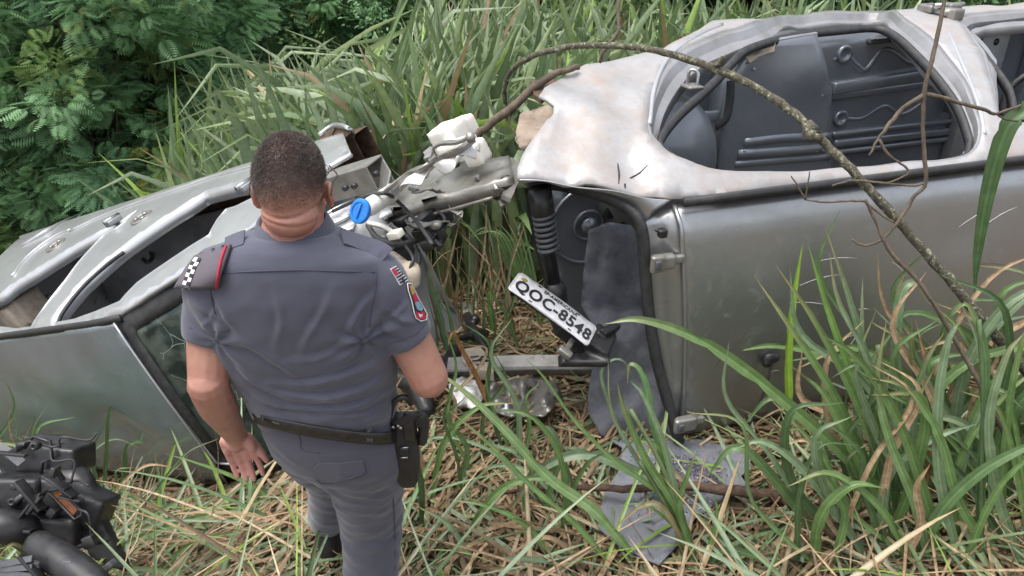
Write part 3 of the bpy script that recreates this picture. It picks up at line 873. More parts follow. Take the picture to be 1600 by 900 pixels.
def build_wreck_b():
    root = thing('wrecked_car', (1.2, 3.1, float(gz(1.2, 3.1))), 'grey car wreck on its side with bare roof, empty door openings and open boot', 'car')
    dp, rp, im = M['dirty_silver_paint'], M['roof_paint'], M['inner_metal']
    S = side_b
    # body side with two door openings
    low = [(808, 266), (850, 272), (900, 281), (960, 293), (1010, 302), (1048, 312)]
    left = [(865, 163), (865, 174), (850, 194), (837, 210), (822, 226), (815, 236), (809, 250)]
    top = [(1114, 32), (1093, 46), (1064, 60), (1036, 76), (1007, 83), (965, 92), (936, 98), (915, 102), (897, 107), (875, 122), (851, 139), (842, 150)]
    outer = [S(*q) for q in low] + [np.array([s, .005]) for s in np.arange(.3, 3.4, .3)] + [np.array([3.4, .2]), np.array([3.4, 1.2])] + [np.array([s, 1.22]) for s in np.arange(3.2, 1.0, -.3)] + [S(*q) for q in top + left]
    rear_px = [(1013, 199), (1018, 153), (1036, 107), (1064, 80), (1100, 60), (1128, 48), (1171, 38), (1239, 22), (1310, 18), (1375, 16), (1415, 26), (1450, 52), (1480, 84), (1508, 122), (1528, 172), (1533, 212), (1518, 240), (1480, 250), (1400, 257), (1250, 268), (1150, 268), (1090, 257), (1045, 236), (1022, 216)]
    rear = catmull([S(*q) for q in rear_px], 3, True)
    front = np.array([S(*q) for q in [(1562, 182), (1556, 155), (1551, 133), (1542, 107), (1529, 73), (1513, 51), (1491, 29)]] + [np.array(q) for q in [(2.3, 1.07), (2.8, 1.08), (3.1, .95), (3.1, .4), (2.9, .16), (2.3, .12), (1.85, .12)]])
    def dent(p):
        s, n = p
        d = .012 * noise.noise(Vector((s * 5, n * 5, 3)))
        w = max(0, min(1, (.25 - s) / .5))
        d += w * (.018 * noise.noise(Vector((s * 9, n * 7, 9))) + .010 * abs(noise.noise(Vector((s * 16 + n * 6, n * 14, 4)))) + .004 * noise.noise(Vector((s * 40, n * 36, 4))) - .05 * math.exp(-((s + .12) ** 2 / .01 + (n - .17) ** 2 / .01)))
        w2 = max(0, min(1, (-.25 - s) / .3))
        d -= w2 * .10 * max(0, (.5 - n))
        d -= .02 * math.exp(-((s + .33) ** 2 / .006 + (n - .3) ** 2 / .02))
        return d
    side = mk('body_side', sheet(outer, [rear, front], .04, lambda p: side_b_pt(p, dent(p))), dp, root, solid=.012)
    # recessed door jambs
    for lp, dz in ((rear, .045), (front, .04)):
        lp = dens(lp, .04)
        n = len(lp)
        c = lp.mean(0)
        rings_ = []
        for f, z in ((0, .0), (.03, -.01), (.055, -dz), (.11, -dz - .012), (.125, -dz - .05)):
            rr = []
            for p in lp:
                v = c - p
                L = np.linalg.norm(v)
                w = min(1.0, .4 + 1.3 * max(0, (p[1] - .2)))   # jamb is broad on the sill side, thin on the roof side
                q = p + v / L * f * w
                rr.append(side_b_pt(q, z + dent(p)))
            rings_.append(np.array(rr))
        mk('door_jamb', loft(rings_, caps=False), M['shaded_jamb_paint'], root, solid=.003, sharp=28)
    # black door seals
    seal_px = [(1033, 212), (1038, 192), (1064, 161), (1098, 131), (1126, 104), (1150, 78), (1175, 60), (1239, 42), (1310, 34), (1370, 30), (1402, 42), (1440, 76), (1472, 112), (1500, 152), (1516, 192), (1519, 214), (1502, 234), (1400, 250), (1250, 263), (1150, 261), (1096, 249), (1055, 231)]
    P = catmull([side_b_pt(S(*q), -.045) for q in seal_px], 4, True)
    n = len(P)
    V, F = sweep(P, [(-.016, -.02), (.014, -.02), (.016, .0), (.006, .018), (-.010, .016)], ZB, True)
    mk('door_seal', (V, F), M['rubber'], root)
    P = catmull([side_b_pt(np.array([s, nn]), -.05) for s, nn in ((1.80, .16), (1.95, .40), (2.06, .7), (2.2, .95), (2.5, 1.02), (2.9, .98), (3.0, .5), (2.8, .2), (2.2, .17))], 4, True)
    V, F = sweep(P, [(-.016, -.02), (.014, -.02), (.016, .0), (.006, .018), (-.010, .016)], ZB, True)
    mk('door_seal', (V, F), M['rubber'], root)
    # steering wheel rim showing in the front opening
    c = floor_b(1640, 170, .42)
    mk('steering_wheel', tube([c + nrm([.75, -.3, .1]) * .20 * math.cos(a) + nrm([-.1, .3, .9]) * .19 * math.sin(a) for a in np.linspace(0, 2 * np.pi, 33)], .016, 9), M['black_plastic'], root)
    # striker loop, hinge and latch on the jambs
    g = lambda x, y, l=.0: side_b_pt(S(x, y), l)
    stp = catmull([g(1075, 118, -.04), g(1077, 118, .02), g(1090, 122, .02), g(1090, 124, -.04)], 4)
    stk = mk('striker', tube(stp, .007, 7), M['steel'], root)
    mk('striker_plate', obox(g(1083, 122, -.035), FB * .035, NB * .04, ZB * .006), M['bare_metal'], stk, bevel=.004)
    hg = mk('hinge', remesh(join([obox(side_b_pt(np.array([2.1, 1.13]), .02), FB * .05, NB * .05, ZB * .02), obox(side_b_pt(np.array([2.16, 1.06]), .03), FB * .04, NB * .04, ZB * .03)]), .008, 2)[:2], M['bare_metal'], root)
    mk('hinge_pin', tube([side_b_pt(np.array([2.05, 1.06]), .05), side_b_pt(np.array([2.24, 1.06]), .05)], .014, 9), M['steel'], hg)
    mk('hinge', remesh(join([obox(g(1474, 24, .02), FB * .05, NB * .06, ZB * .015), obox(g(1486, 28, .02), FB * .035, NB * .05, ZB * .03)]), .008, 2)[:2], M['bare_metal'], root)
    # pillar beads
    for pts, r in (([(1466, 20), (1490, 70), (1512, 120), (1530, 170), (1538, 210)], .010), ([(1128, 38), (1100, 50), (1066, 70), (1040, 96), (1022, 140), (1015, 195)], .010)):
        mk('pressed_bead', tube(catmull([g(*q, .0) for q in pts], 5), r, 8), M['silver_paint'], side)
    # splits in the filler
    for pts in ([(966, 244), (968, 262), (967, 282)], [(985, 265), (1000, 258), (1012, 252)], [(977, 280), (977, 290)]):
        mk('paint_crack', tube(catmull([g(*q, dent(S(*q)) + .001) for q in pts], 4), [.003, .004, .002], 5), M['ink'], side)
    # inner wheel housing hanging out of the torn corner
    lin = [(866, 168), (858, 158), (842, 154), (826, 158), (812, 170), (806, 196), (812, 224), (824, 222), (846, 200)]
    P2 = [S(*q) for q in lin]
    mk('wheel_housing', sheet(P2, (), .03, lambda p: side_b_pt(p, -.025 + .03 * noise.noise(Vector((p[0] * 12, p[1] * 12, 0))))), M['undercoat'], root, solid=.012)
    lin = [(830, 110), (862, 108), (880, 112), (862, 128), (846, 140), (834, 132)]
    mk('torn_bracket', prism([g(*q, -.04) for q in lin], -ZB * .02), M['rusty_metal'], root, smooth=False)
    wl = [wb_(-.50 + .02 * math.cos(a), .62 + .40 * math.cos(a), 1.05 + .34 * math.sin(a)) for a in np.linspace(-.6, 2.6, 22)]
    # roof
    ro = [(s, 1.145) for s in np.arange(0, 3.3, .25)] + [(3.3, 1.145), (3.3, .0)] + [(s, .0) for s in np.arange(3.2, .0, -.25)] + [(0.0, z) for z in np.linspace(0, 1.1, 8)]
    rd = lambda p: -.010 * math.exp(-((p[0] - .35) ** 2 / .012 + (p[1] - .75) ** 2 / .02)) + .008 * math.exp(-((p[0] - 1.35) ** 2 / .02 + (p[1] - .85) ** 2 / .005)) - .009 * math.exp(-((p[0] - .6) ** 2 / .006 + (p[1] - .2) ** 2 / .03)) + .010 * noise.noise(Vector((p[0] * 2, p[1] * 2, 5))) - .012 * math.exp(-((p[0] - .9) ** 2 / .1 + (p[1] - .3) ** 2 / .06))
    rf = mk('roof', sheet(ro, (), .06, lambda p: roof_b_pt(p[0], p[1]) + NB * rd(p)), rp, root, solid=.006)
    q = [wb_(s, -.004, 1.163) for s in np.linspace(.02, 3.3, 16)]
    mk('roof_moulding', sweep(q, [(-.015, -.010), (.015, -.010), (.015, .010), (-.015, .010)], NB), M['rubber'], rf)
    q = [roof_b_pt(0, z) - NB * .004 for z in np.linspace(.02, 1.14, 20)]
    mk('roof_rear_edge', tube(q, .009, 7), rp, rf)
    hs_ = random.Random(4)
    for k in range(16):
        s0, z0 = hs_.uniform(.05, 1.6), hs_.uniform(.25, 1.05)
        a_ = hs_.gauss(.2, .5); L_ = hs_.uniform(.04, .22)
        pts = [roof_b_pt(s0 + L_ * t * math.cos(a_), z0 + L_ * t * math.sin(a_) + .01 * math.sin(t * 3)) + NB * (rd((s0 + L_ * t * math.cos(a_), z0 + L_ * t * math.sin(a_))) - .0004) for t in np.linspace(0, 1, 5)]
        mk('scratch', tube(pts, [.0006, .0012, .0005], 5), M['white_paint'] if hs_.random() < .6 else M['rusty_metal'], rf)
    # aerial
    c = roof_b_pt(*roof_b(1196, 551)) - NB * .004
    tip = c - NB * .07 - FB * .10 - ZB * .33
    an = mk('aerial', tube(catmull([c - NB * .03, c * .55 + tip * .45 - NB * .03, tip], 5), [.006, .005, .004], 7), M['black_plastic'], rf)
    mk('aerial_base', remesh(join([ellipsoid(c - NB * .012, FB * .042, ZB * .028, NB * .03), ellipsoid(c - NB * .02 - FB * .022 - ZB * .018, FB * .022, ZB * .022, NB * .022)]), .005, 4)[:2], M['black_plastic'], an)
    # channel between roof and boot opening, with brackets
    eg = lambda z: roof_b_pt(0, z)
    ins = [hatch_b(*q) for q in [(1000, 345), (1010, 400), (1015, 480), (1028, 560), (1050, 640), (1064, 690)]]
    ins = catmull(ins, 4)
    out = np.array([roof_b_pt(-.004, z) + NB * .004 for z in np.linspace(1.13, .02, len(ins))])
    mid = out * .55 + ins * .45 + NB * .03 + FB * .012
    V = np.concatenate([out, mid, mid * .4 + ins * .6 + NB * .012, ins]); n = len(ins)
    mk('boot_gutter', (V, [(a * n + i, a * n + i + 1, (a + 1) * n + i + 1, (a + 1) * n + i) for a in range(3) for i in range(n - 1)]), rp, root, solid=.005)
    def on_gutter(px, py): return hatch_b(px, py, 0) - NB * .005
    for px, py in ((1031, 405), (1066, 656)):
        c = on_gutter(px, py) 
        hb_ = mk('boot_hinge', remesh(join([obox(c - NB * .02, FB * .045, ZB * .030, NB * .02), obox(c + FB * .05 - NB * .015, FB * .04, ZB * .018, NB * .012), obox(c - FB * .03 - NB * .03, FB * .025, ZB * .034, NB * .012)]), .007, 3)[:2], M['bare_metal'], root)
        mk('hinge_slot', obox(c - FB * .032 - NB * .046, FB * .012, ZB * .018, NB * .004), M['grey_plastic'], hb_, bevel=.003)
    c = on_gutter(1034, 363)
    mk('wire_clip', remesh(join([obox(c, FB * .016, ZB * .016, NB * .016), limb([c, c - FB * .04 + ZB * .02 - NB * .01], [.008, .004])]), .005, 1)[:2], M['black_plastic'], root)
    # rear corner between body side and boot opening
    a = catmull([g(*q, dent(S(*q)) - .004) for q in low], 5)
    bq = catmull([hatch_b(*q) for q in [(832, 296), (852, 285), (900, 292), (955, 309), (990, 330), (1004, 352)]], 5)
    m1 = a * .5 + bq * .5 + NB * .015
    n = len(a)
    mk('rear_corner', (np.concatenate([a, m1, bq]), [(k * n + i, k * n + i + 1, (k + 1) * n + i + 1, (k + 1) * n + i) for k in range(2) for i in range(n - 1)]), rp, root, solid=.006)
    sp_ = catmull([hatch_b(*q, -.006) for q in [(905, 548), (880, 490), (858, 430), (842, 370), (833, 310), (850, 288), (898, 293), (952, 309), (988, 330), (1004, 360), (1009, 420), (1015, 490), (1028, 565), (1048, 640), (1062, 690)]], 5)
    V, F = sweep(sp_, [(-.020, -.018), (.020, -.018), (.022, .006), (.008, .022), (-.014, .018)], hn_)
    mk('boot_seal', (V, F), M['rubber'], root)
    # floor and inner shells
    mk('floor_pan', sheet([(.55, .03), (3.3, .03), (3.3, 1.50), (.85, 1.50), (.70, 1.40), (.5, 1.2), (.45, .7)], (), .1, lambda p: wb_(p[0], 1.15 + .01 * noise.noise(Vector((p[0] * 4, p[1] * 4, 0))), p[1])), im, root, solid=.01)
    mk('right_side', sheet([(.02, .02), (3.3, .02), (3.3, 1.15), (.55, 1.15), (.1, .6)], (), .12, lambda p: wb_(p[0] + .10, p[1], .035 - .10 * (p[1] / 1.15) * (1 - math.exp(-p[1] * 3)))), im, root, solid=.012)
    mk('front_bulkhead', sheet([(.02, .04), (1.15, .04), (1.15, 1.5), (.05, 1.12)], (), .12, lambda p: wb_(3.28, p[0], p[1])), im, root, solid=.01)
    fb = lambda x, y, n=1.12: floor_b(x, y, n)
    for pts, r in (([(1300, 94), (1318, 84), (1336, 100), (1352, 108), (1382, 76), (1420, 98), (1440, 84)], .014),
                   ([(1316, 184), (1345, 184), (1380, 165), (1408, 178), (1440, 160)], .013)):
        q = catmull([fb(*p, 1.150) for p in pts], 6)
        mk('zigzag_bead', tube(q, r * 1.25, 8), im, root)
    for cx, cy, r in ((1318, 84, .05), (1312, 184, .048)):
        c = fb(cx, cy, 1.14)
        mk('pressed_boss', loft([ring(c - NB * h, FB * q, ZB * q, 22) for q, h in ((r, 0), (r * .9, .018), (r * .6, .02), (r * .55, .008), (.006, .008))]), im, root)
    for (x0, y0, x1, y1), w, dpt in (((1298, 138, 1470, 112), .035, .05), ((1298, 150, 1480, 126), .022, .03), ((1300, 210, 1510, 186), .016, .025), ((1302, 224, 1512, 202), .022, .03), ((1302, 238, 1506, 214), .016, .03)):
        p0, p1 = fb(x0, y0, 1.13), fb(x1, y1, 1.13)
        mk('floor_rib', obox((p0 + p1) / 2, (p1 - p0) / 2, ZB * w, NB * dpt * .6), im, root, bevel=.012)
    p0 = fb(1385, 62, 1.13)
    mk('seat_rail', remesh(join([obox(p0, FB * .12, ZB * .014, NB * .02), obox(p0 + ZB * .014 - NB * .02, FB * .12, ZB * .005, NB * .014)]), .008, 1)[:2], M['grey_plastic'], root)
    # raised rear seat pan on the left of the opening
    pan = [(1118, 290), (1128, 200), (1136, 140), (1146, 112), (1164, 82), (1200, 66), (1268, 54), (1274, 56), (1282, 90), (1290, 128), (1296, 140), (1296, 290)]
    P2 = [fb(*q, .98) for q in pan]
    P2 = [((p - RB) @ FB, p[2]) for p in P2]
    cx = np.mean([p[0] for p in P2])
    def panmap(p):
        s, z = p
        bul = .03 * math.exp(-((s - 1.25) ** 2 / .04 + (z - 1.35) ** 2 / .02))
        return wb_(s, .98 - bul, z)
    sp2 = mk('rear_seat_pan', sheet(P2, (), .05, panmap), im, root, solid=.012)
    edge = catmull([fb(*q, .975) for q in pan[1:11]], 4)
    mk('pan_edge', tube(edge, .010, 7), M['pale_inner_metal'], sp2)
    V = np.vstack([np.array([fb(*q, .985) for q in pan]), np.array([fb(*q, .985) + NB * .16 for q in pan])]); n = len(pan)
    mk('pan_wall', (V, [(i, (i + 1) % n, n + (i + 1) % n, n + i) for i in range(n)]), im, sp2, solid=.006)
    for pts, r in (([(1140, 182), (1180, 176), (1210, 182), (1290, 162)], .010), ([(1160, 222), (1220, 215), (1294, 212)], .022), ([(1150, 240), (1262, 232), (1290, 226)], .024), ([(1146, 256), (1220, 250), (1294, 244)], .018), ([(1150, 202), (1220, 197), (1294, 190)], .012), ([(1240, 150), (1256, 130), (1258, 112)], .012), ([(1160, 136), (1190, 130), (1230, 138)], .008), ([(1162, 98), (1200, 88), (1240, 92), (1276, 100)], .014)):
        mk('pan_bead', tube(catmull([fb(*p, .983) for p in pts], 5), r * 1.3, 8), im, sp2)
    for px, py in ((1274, 150), (1284, 149), (1276, 236), (1286, 235), (1178, 108), (1163, 236)):
        c = fb(px, py, .962)
        mk('rivet', ellipsoid(c, FB * .010, ZB * .010, NB * .008, 10, 6), M['pale_inner_metal'], sp2)
    mk('torn_label', prism([fb(*q, .955) for q in [(1163, 86), (1176, 74), (1212, 66), (1210, 80), (1186, 88), (1172, 99)]], NB * .004), M['cream_block'], sp2, smooth=False)
    mk('seat_belt', sweep(catmull([fb(1142, 126, .93), fb(1140, 160, .92), fb(1134, 186, .90), fb(1118, 198, .88)], 4), [(-.022, -.003), (.022, -.003), (.022, .003), (-.022, .003)], NB), M['black_cloth'], root)
    mk('belt_anchor', obox(fb(1112, 182, .94), FB * .04, ZB * .03, NB * .012), M['inner_metal'], root, bevel=.005)
    # inner wheel housing, dark, left of the opening
    wh = remesh(join([ellipsoid(wb_(.36, .90, .98), FB * .36, NB * .20, ZB * .38), ellipsoid(wb_(.40, .95, .55), FB * .32, NB * .18, ZB * .4)]), .03, 4)
    mk('inner_wheel_housing', wh[:2], M['inner_metal'], root)
    # cross member and seat mounts seen in the front opening
    for s0, w in ((2.55, .10), (2.95, .08)):
        cm = mk('cross_member', obox(wb_(s0, 1.10, 1.0), FB * w, ZB * .56, NB * .04), M['pale_inner_metal'] if s0 < 2.7 else im, root, bevel=.012)
        for z, r in ((1.42, .02), (1.18, .026), (1.18, .016), (1.08, .016)):
            c = wb_(s0 + (.05 if r == .016 and z > 1.1 else 0), 1.058, z)
            mk('mount_hole', tube([c, c + NB * .01], r, 12), M['ink'], cm)
    mk('seat_slide', remesh(join([obox(wb_(2.36, 1.08, 1.25), FB * .02, ZB * .22, NB * .03), obox(wb_(2.40, 1.05, 1.30), FB * .06, ZB * .02, NB * .02), obox(wb_(2.40, 1.05, 1.22), FB * .06, ZB * .02, NB * .02)]), .01, 1)[:2], M['grey_plastic'], root)
    # boot: coil spring leg, pressed floor disc, lamp pocket
    c0 = hatch_b(846, 312, -.10); c1 = hatch_b(862, 420, -.10)
    ax = nrm(c1 - c0); e1 = nrm(np.cross(ax, CF)); e2 = np.cross(ax, e1)
    L = np.linalg.norm(c1 - c0)
    dm = mk('damper', tube([c0 - ax * .05, c0 + ax * .08, c0 + ax * .10, c1 + ax * .10], [.046, .046, .022, .03], 14), M['black_plastic'], root)
    hel = [c0 + ax * (.06 + (L - .14) * t / (7 * 2 * np.pi)) + (e1 * math.cos(t) + e2 * math.sin(t)) * .040 for t in np.linspace(0, 7 * 2 * np.pi, 150)]
    mk('coil_spring', tube(hel, .009, 7), M['grey_plastic'], dm)
    mk('lower_damper', limb([c1 + ax * .1, c1 + ax * .22, c1 + ax * .30], [.05, .045, .03]), M['black_plastic'], dm)
    sb = lambda x, y, n=.86: floor_b(x, y, n)
    mk('boot_floor', sheet([((p - RB) @ FB, p[2]) for p in [sb(*q) for q in [(835, 296), (1010, 296), (1075, 720), (930, 720)]]], (), .06, lambda p: wb_(p[0], .86, p[1])), im, root, solid=.01)
    c = sb(920, 352, .845)
    for r in (.20, .075):
        mk('pressed_ring', tube([c + FB * r * math.cos(t) + ZB * r * math.sin(t) for t in np.linspace(0, 2 * np.pi, 33)], .009, 7), im, root)
    mk('pressed_boss', loft([ring(c - NB * h, FB * q, ZB * q, 22) for q, h in ((.045, 0), (.04, .02), (.02, .022), (.015, .03), (.004, .03))]), im, root)
    mk('lamp_pocket', remesh(join([obox(sb(960, 325, .82), FB * .05, ZB * .05, NB * .02), obox(sb(975, 345, .80), FB * .02, ZB * .05, NB * .015)]), .01, 2)[:2], M['black_plastic'], root)
    mk('flap', prism([sb(*q, .80) for q in [(880, 292), (930, 296), (938, 322), (905, 306)]], NB * .01), M['grey_plastic'], root, smooth=False)
    return root
wreck_b = build_wreck_b()

# ------------------------------------------------------------------ person in uniform, seen from behind
def build_person():
    base = np.array([-.50, 1.75, float(gz(-.5, 1.75))])
    root = thing('person', base, 'person in grey police uniform with short sleeves, seen from behind, stepping down the bank', 'person')
    X, Y, Z = np.eye(3)
    # ---- torso rows: (image row, left x, right x, world y, half depth)
    rows = [(362, 398, 524, 1.525, .070), (378, 362, 552, 1.53, .095), (398, 322, 588, 1.535, .112), (425, 310, 603, 1.54, .122), (460, 308, 610, 1.545, .130), (500, 320, 612, 1.55, .132),
            (545, 345, 612, 1.56, .128), (590, 372, 612, 1.575, .122), (625, 398, 611, 1.585, .120), (648, 410, 612, 1.59, .124), (664, 418, 606, 1.595, .108)]
    def rows_to_rings(rows, grow=0.0, n=40, pw=2.5):
        out = []
        for py, xl, xr, y, hd_ in rows:
            a, b = at_y(xl, py, y), at_y(xr, py, y)
            c, h = (a + b) / 2, (b - a) / 2
            h = h * (1 + grow / np.linalg.norm(h))
            out.append(ring(c, h, np.array([0, hd_ + grow, -np.interp(py, [360, 450, 560, 640], [.15, .3, .45, .58]) * (hd_ + grow)]), n, pw))
        return out
    def resample(rows, k):
        R = np.array(rows, float)
        t = np.linspace(0, len(R) - 1, k)
        return [tuple(np.interp(t_, np.arange(len(R)), R[:, j]) for j in range(R.shape[1])) for t_ in t]
    # ---- joints
    shL, elL, wrL = at_y(322, 428, 1.53), np.array([-.712, 1.465, 1.16]), np.array([-.728, 1.585, .918])
    shR, elR, wrR = at_y(597, 424, 1.53), np.array([-.205, 1.545, 1.125]), np.array([-.33, 1.80, 1.20])
    hipL, knL, anL = np.array([-.555, 1.60, .93]), np.array([-.575, 1.85, .54]), np.array([-.665, 2.04, .13])
    hipR, knR, anR = np.array([-.405, 1.60, .93]), np.array([-.43, 1.715, .51]), np.array([-.455, 1.70, .12])
    hc = at_y(456, 283, 1.515)                       # head centre
    # ---- body: one skin surface
    P = []
    P.append(ellipsoid(hc + [0, -.008, .012], X * .070, Y * .097, Z * .094, 24, 16))             # skull
    for s in (-1, 1): P.append(ellipsoid(hc + [s * .013, -.018, .010], X * .057, Y * .080, Z * .083, 24, 16))
    P.append(ellipsoid(hc + [-.004, .035, -.055], X * .060, Y * .068, Z * .078, 20, 14))          # face and jaw
    P.append(ellipsoid(hc + [0, -.045, -.055], X * .060, Y * .048, Z * .050, 20, 12))            # nape
    P.append(ellipsoid(hc + [-.006, .105, -.03], X * .011, Y * .022, Z * .024))                   # nose
    P.append(ellipsoid(hc + [-.006, .088, -.078], X * .022, Y * .014, Z * .007))                  # lips
    P.append(ellipsoid(hc + [-.006, .088, .008], X * .05, Y * .012, Z * .009))                    # brow
    for s in (-1, 1):
        P.append(ellipsoid(hc + [s * .074, .004, -.032], X * .010 + Y * s * -.004, Y * .020 + X * s * -.010, Z * .034))       # ears
        P.append(ellipsoid(hc + [s * .081, -.006, -.022], X * .007, Y * .013, Z * .024))
    nb = at_y(458, 372, 1.52)
    P.append(limb([hc + [0, .0, -.06], (hc + nb) / 2 + [0, -.004, -.03], nb], [.060, .064, .076], 18))
    P.append(loft(rows_to_rings(rows[2:], -.035)))
    P.append(limb([nb + [0, 0, .02], at_y(458, 440, 1.54)], [.06, .08]))
    eL = at_y(328, 528, 1.505); eR = at_y(637, 527, 1.55)
    P.append(limb([at_y(345, 440, 1.53), at_y(336, 490, 1.515), eL, elL], [.045, .048, .052, .046]))
    P.append(limb([elL + [0, -.003, .01], elL * .65 + wrL * .35 + [-.002, -.004, 0], wrL], [.047, .046, .029]))
    P.append(limb([at_y(580, 440, 1.535), at_y(612, 485, 1.545), eR, elR], [.045, .048, .054, .050]))
    P.append(limb([elR, elR * .6 + wrR * .4, wrR], [.050, .046, .030]))
    P.append(limb([hipL, knL, anL], [.078, .056, .042]))
    P.append(limb([hipR, knR, anR], [.078, .056, .042]))
    # left hand, palm to the camera: joints placed on the hand's own plane
    def hp(px, py, dy=0.0):
        return at_y(px, py, 1.597 + (py - 690) * .0006 + dy)
    P.append(limb([wrL, hp(368, 690)], [.028, .030], 12))
    palm = [[hp(352, 690), hp(362, 718)], [hp(365, 690), hp(375, 718)], [hp(378, 688), hp(388, 715)], [hp(388, 686), hp(400, 712)]]
    for q in palm:
        P.append(limb([wrL * .4 + q[0] * .6, q[0], q[1]], [.014, .0165, .0125], 10, 3))
    P.append(ellipsoid(hp(390, 693, -.012), X * .016, Y * .014, Z * .030 - X * .006))       # ball of the thumb
    P.append(ellipsoid(hp(354, 700, -.008), X * .012, Y * .012, Z * .028))
    fing = [[(361, 719, 0), (365, 730, -.006), (369, 740, -.014), (371, 746, -.020)],
            [(374, 719, 0), (379, 732, -.006), (383, 743, -.015), (385, 750, -.022)],
            [(387, 716, 0), (391, 730, -.006), (395, 742, -.014), (397, 749, -.021)],
            [(400, 713, 0), (405, 724, -.006), (409, 735, -.013), (411, 741, -.019)]]
    for f, r in zip(fing, (.0085, .0092, .0094, .0090)):
        P.append(limb([hp(*j) for j in f], [r, r, r * .93, r * .8], 10, 3))
    P.append(limb([hp(393, 690, .0), hp(402, 700, -.004), hp(411, 711, -.010), hp(417, 720, -.014)], [.014, .012, .0105, .008], 10, 3))
    # right hand (in front of the body): curled round a phone
    d = nrm(wrR - elR); up = Z; sd_ = nrm(np.cross(d, up))
    pc = wrR + d * .05
    for k, ln in zip(range(4), (.075, .085, .08, .065)):
        o = pc + up * (.027 - .018 * k)
        P.append(limb([wrR + up * (.012 - .008 * k), o], [.016, .013], 10, 3))
        P.append(limb([o, o + d * ln * .5 + sd_ * -.012, o + d * ln * .75 + sd_ * -.035, o + d * ln * .7 + sd_ * -.055], [.010, .0095, .009, .0075], 10, 3))
    P.append(limb([wrR + up * .018, pc + up * .045 + sd_ * -.02, pc + up * .05 + d * .03 + sd_ * -.05], [.014, .012, .009], 10, 3))
    V, F, N = remesh(join(P), .0040, 4, .4)
    # creases at the nape
    for i in range(len(V)):
        p = V[i]
        q = p - hc
        if q[1] < -.01 and abs(q[0]) < .08:
            w = max(0, 1 - (abs(q[0]) / .075) ** 2)
            for zc, dep in ((-.038, .0045), (-.058, .0035)):
                zc2 = zc + .01 * math.sin(q[0] * 28 + zc * 40)
                V[i] = V[i] - N[i] * dep * w * math.exp(-((q[2] - zc2) / .0035) ** 2) + N[i] * dep * .5 * w * math.exp(-((q[2] - zc2 - .009) / .006) ** 2)
    sk = np.tile(np.array([.41, .222, .165]), (len(V), 1))
    ph = hp(375, 712)
    dh = np.linalg.norm(V - ph, axis=1)
    palm_w = np.clip((.12 - dh) / .05, 0, 1) * np.clip(-(N @ CF) * 1.6, 0, 1)
    sk = sk * (1 - palm_w[:, None]) + np.array([.54, .275, .235]) * palm_w[:, None]
    qn = V - hc
    nk_w = np.clip(1 - np.abs(qn[:, 2] + .075) / .06, 0, 1) * (np.abs(qn[:, 0]) < .1)
    sk = sk * (1 - .6 * nk_w[:, None]) + np.array([.44, .20, .155]) * .6 * nk_w[:, None]
    el_w = np.exp(-(np.minimum(np.linalg.norm(V - elL, axis=1), np.linalg.norm(V - elR, axis=1)) / .06) ** 2)
    sk = sk * (1 - .5 * el_w[:, None]) + np.array([.40, .175, .135]) * .5 * el_w[:, None]
    dq = (V - (hc + np.array([0, -.008, .012]))) / np.array([.075, .10, .098])
    rr_ = np.linalg.norm(dq, axis=1)
    zq = dq[:, 2] / (rr_ + 1e-6)
    sc_w = (rr_ < 1.5) * np.clip((zq + .42) / .75, 0, 1) * (1 - np.clip((dq[:, 1] - .35) / .25, 0, 1) * (zq < .6)) * (V[:, 2] > hc[2] - .06)
    sk = sk * (1 - .75 * sc_w[:, None]) + np.array([.13, .085, .072]) * .75 * sc_w[:, None]
    body = mk('body', (V, F), M['skin'], root, fixn=False, cols=sk)
    bvh = bvh_of(V, F)
    for s in (-1, 1):
        mk('eye', ellipsoid(hc + [s * .031 - .006, .088, -.012], X * .012, Y * .010, Z * .009), M['eye'], root)
    # ---- hair: cropped strands standing on the scalp, thinning to the neck
    hv, hf = [], []
    hr = random.Random(3)
    cnt = 0
    c0 = hc + np.array([0, -.008, .012])
    k = 0
    while k < 150000:
        k += 1
        th = hr.uniform(0, 2 * math.pi); zz = hr.uniform(-.62, 1)
        rr = math.sqrt(1 - zz * zz)
        dr = np.array([rr * math.cos(th), rr * math.sin(th), zz])
        if dr[1] > .45 and zz < .55: continue
        keep = np.clip((zz + .45) / .95, .0, 1) ** 1.2
        if hr.random() > keep * (.72 + .4 * max(0, zz)) + .02: continue
        loc, n, fi, t = bvh.ray_cast(Vector(c0 + dr * .3), Vector(-dr))
        if loc is None: continue
        p = np.array(loc); n = np.array(n)
        q = p - hc
        if abs(q[0]) > .073 and q[2] < .005: continue
        ln = hr.uniform(.003, .0065) * (.5 + .5 * keep)
        tn = nrm(np.cross(n, [hr.uniform(-1, 1), hr.uniform(-1, 1), hr.uniform(-1, 1)])) 
        w = .0004
        tip = p + (n + np.array([hr.uniform(-.6, .6), hr.uniform(-.6, .6), -.5 + hr.uniform(-.3, .3)])) * ln
        o = len(hv)
        hv += [p - tn * w, p + tn * w, tip]
        hf.append((o, o + 1, o + 2))
    mk('hair', (np.array(hv), hf), M['hair'], root, smooth=False, fixn=False)['kind'] = 'stuff'
    # ---- shirt
    S = [loft(rows_to_rings(rows, .012, 48))]
    def sleeve(sh, e, r0, r1, inner):
        a = inner
        pts = catmull([a, sh, sh * .45 + e * .55, e], 5)
        T, A, B = frames(pts)
        rad = np.interp(np.linspace(0, 1, len(pts)), [0, .35, .7, 1], [r0 * 1.05, r0, (r0 + r1) / 2, r1])
        rings_ = [ring(pts[i], A[i] * rad[i], B[i] * rad[i], 28) for i in range(len(pts))]
        return loft(rings_)
    S.append(sleeve(at_y(342, 436, 1.53), eL, .072, .063, at_y(380, 428, 1.53)))
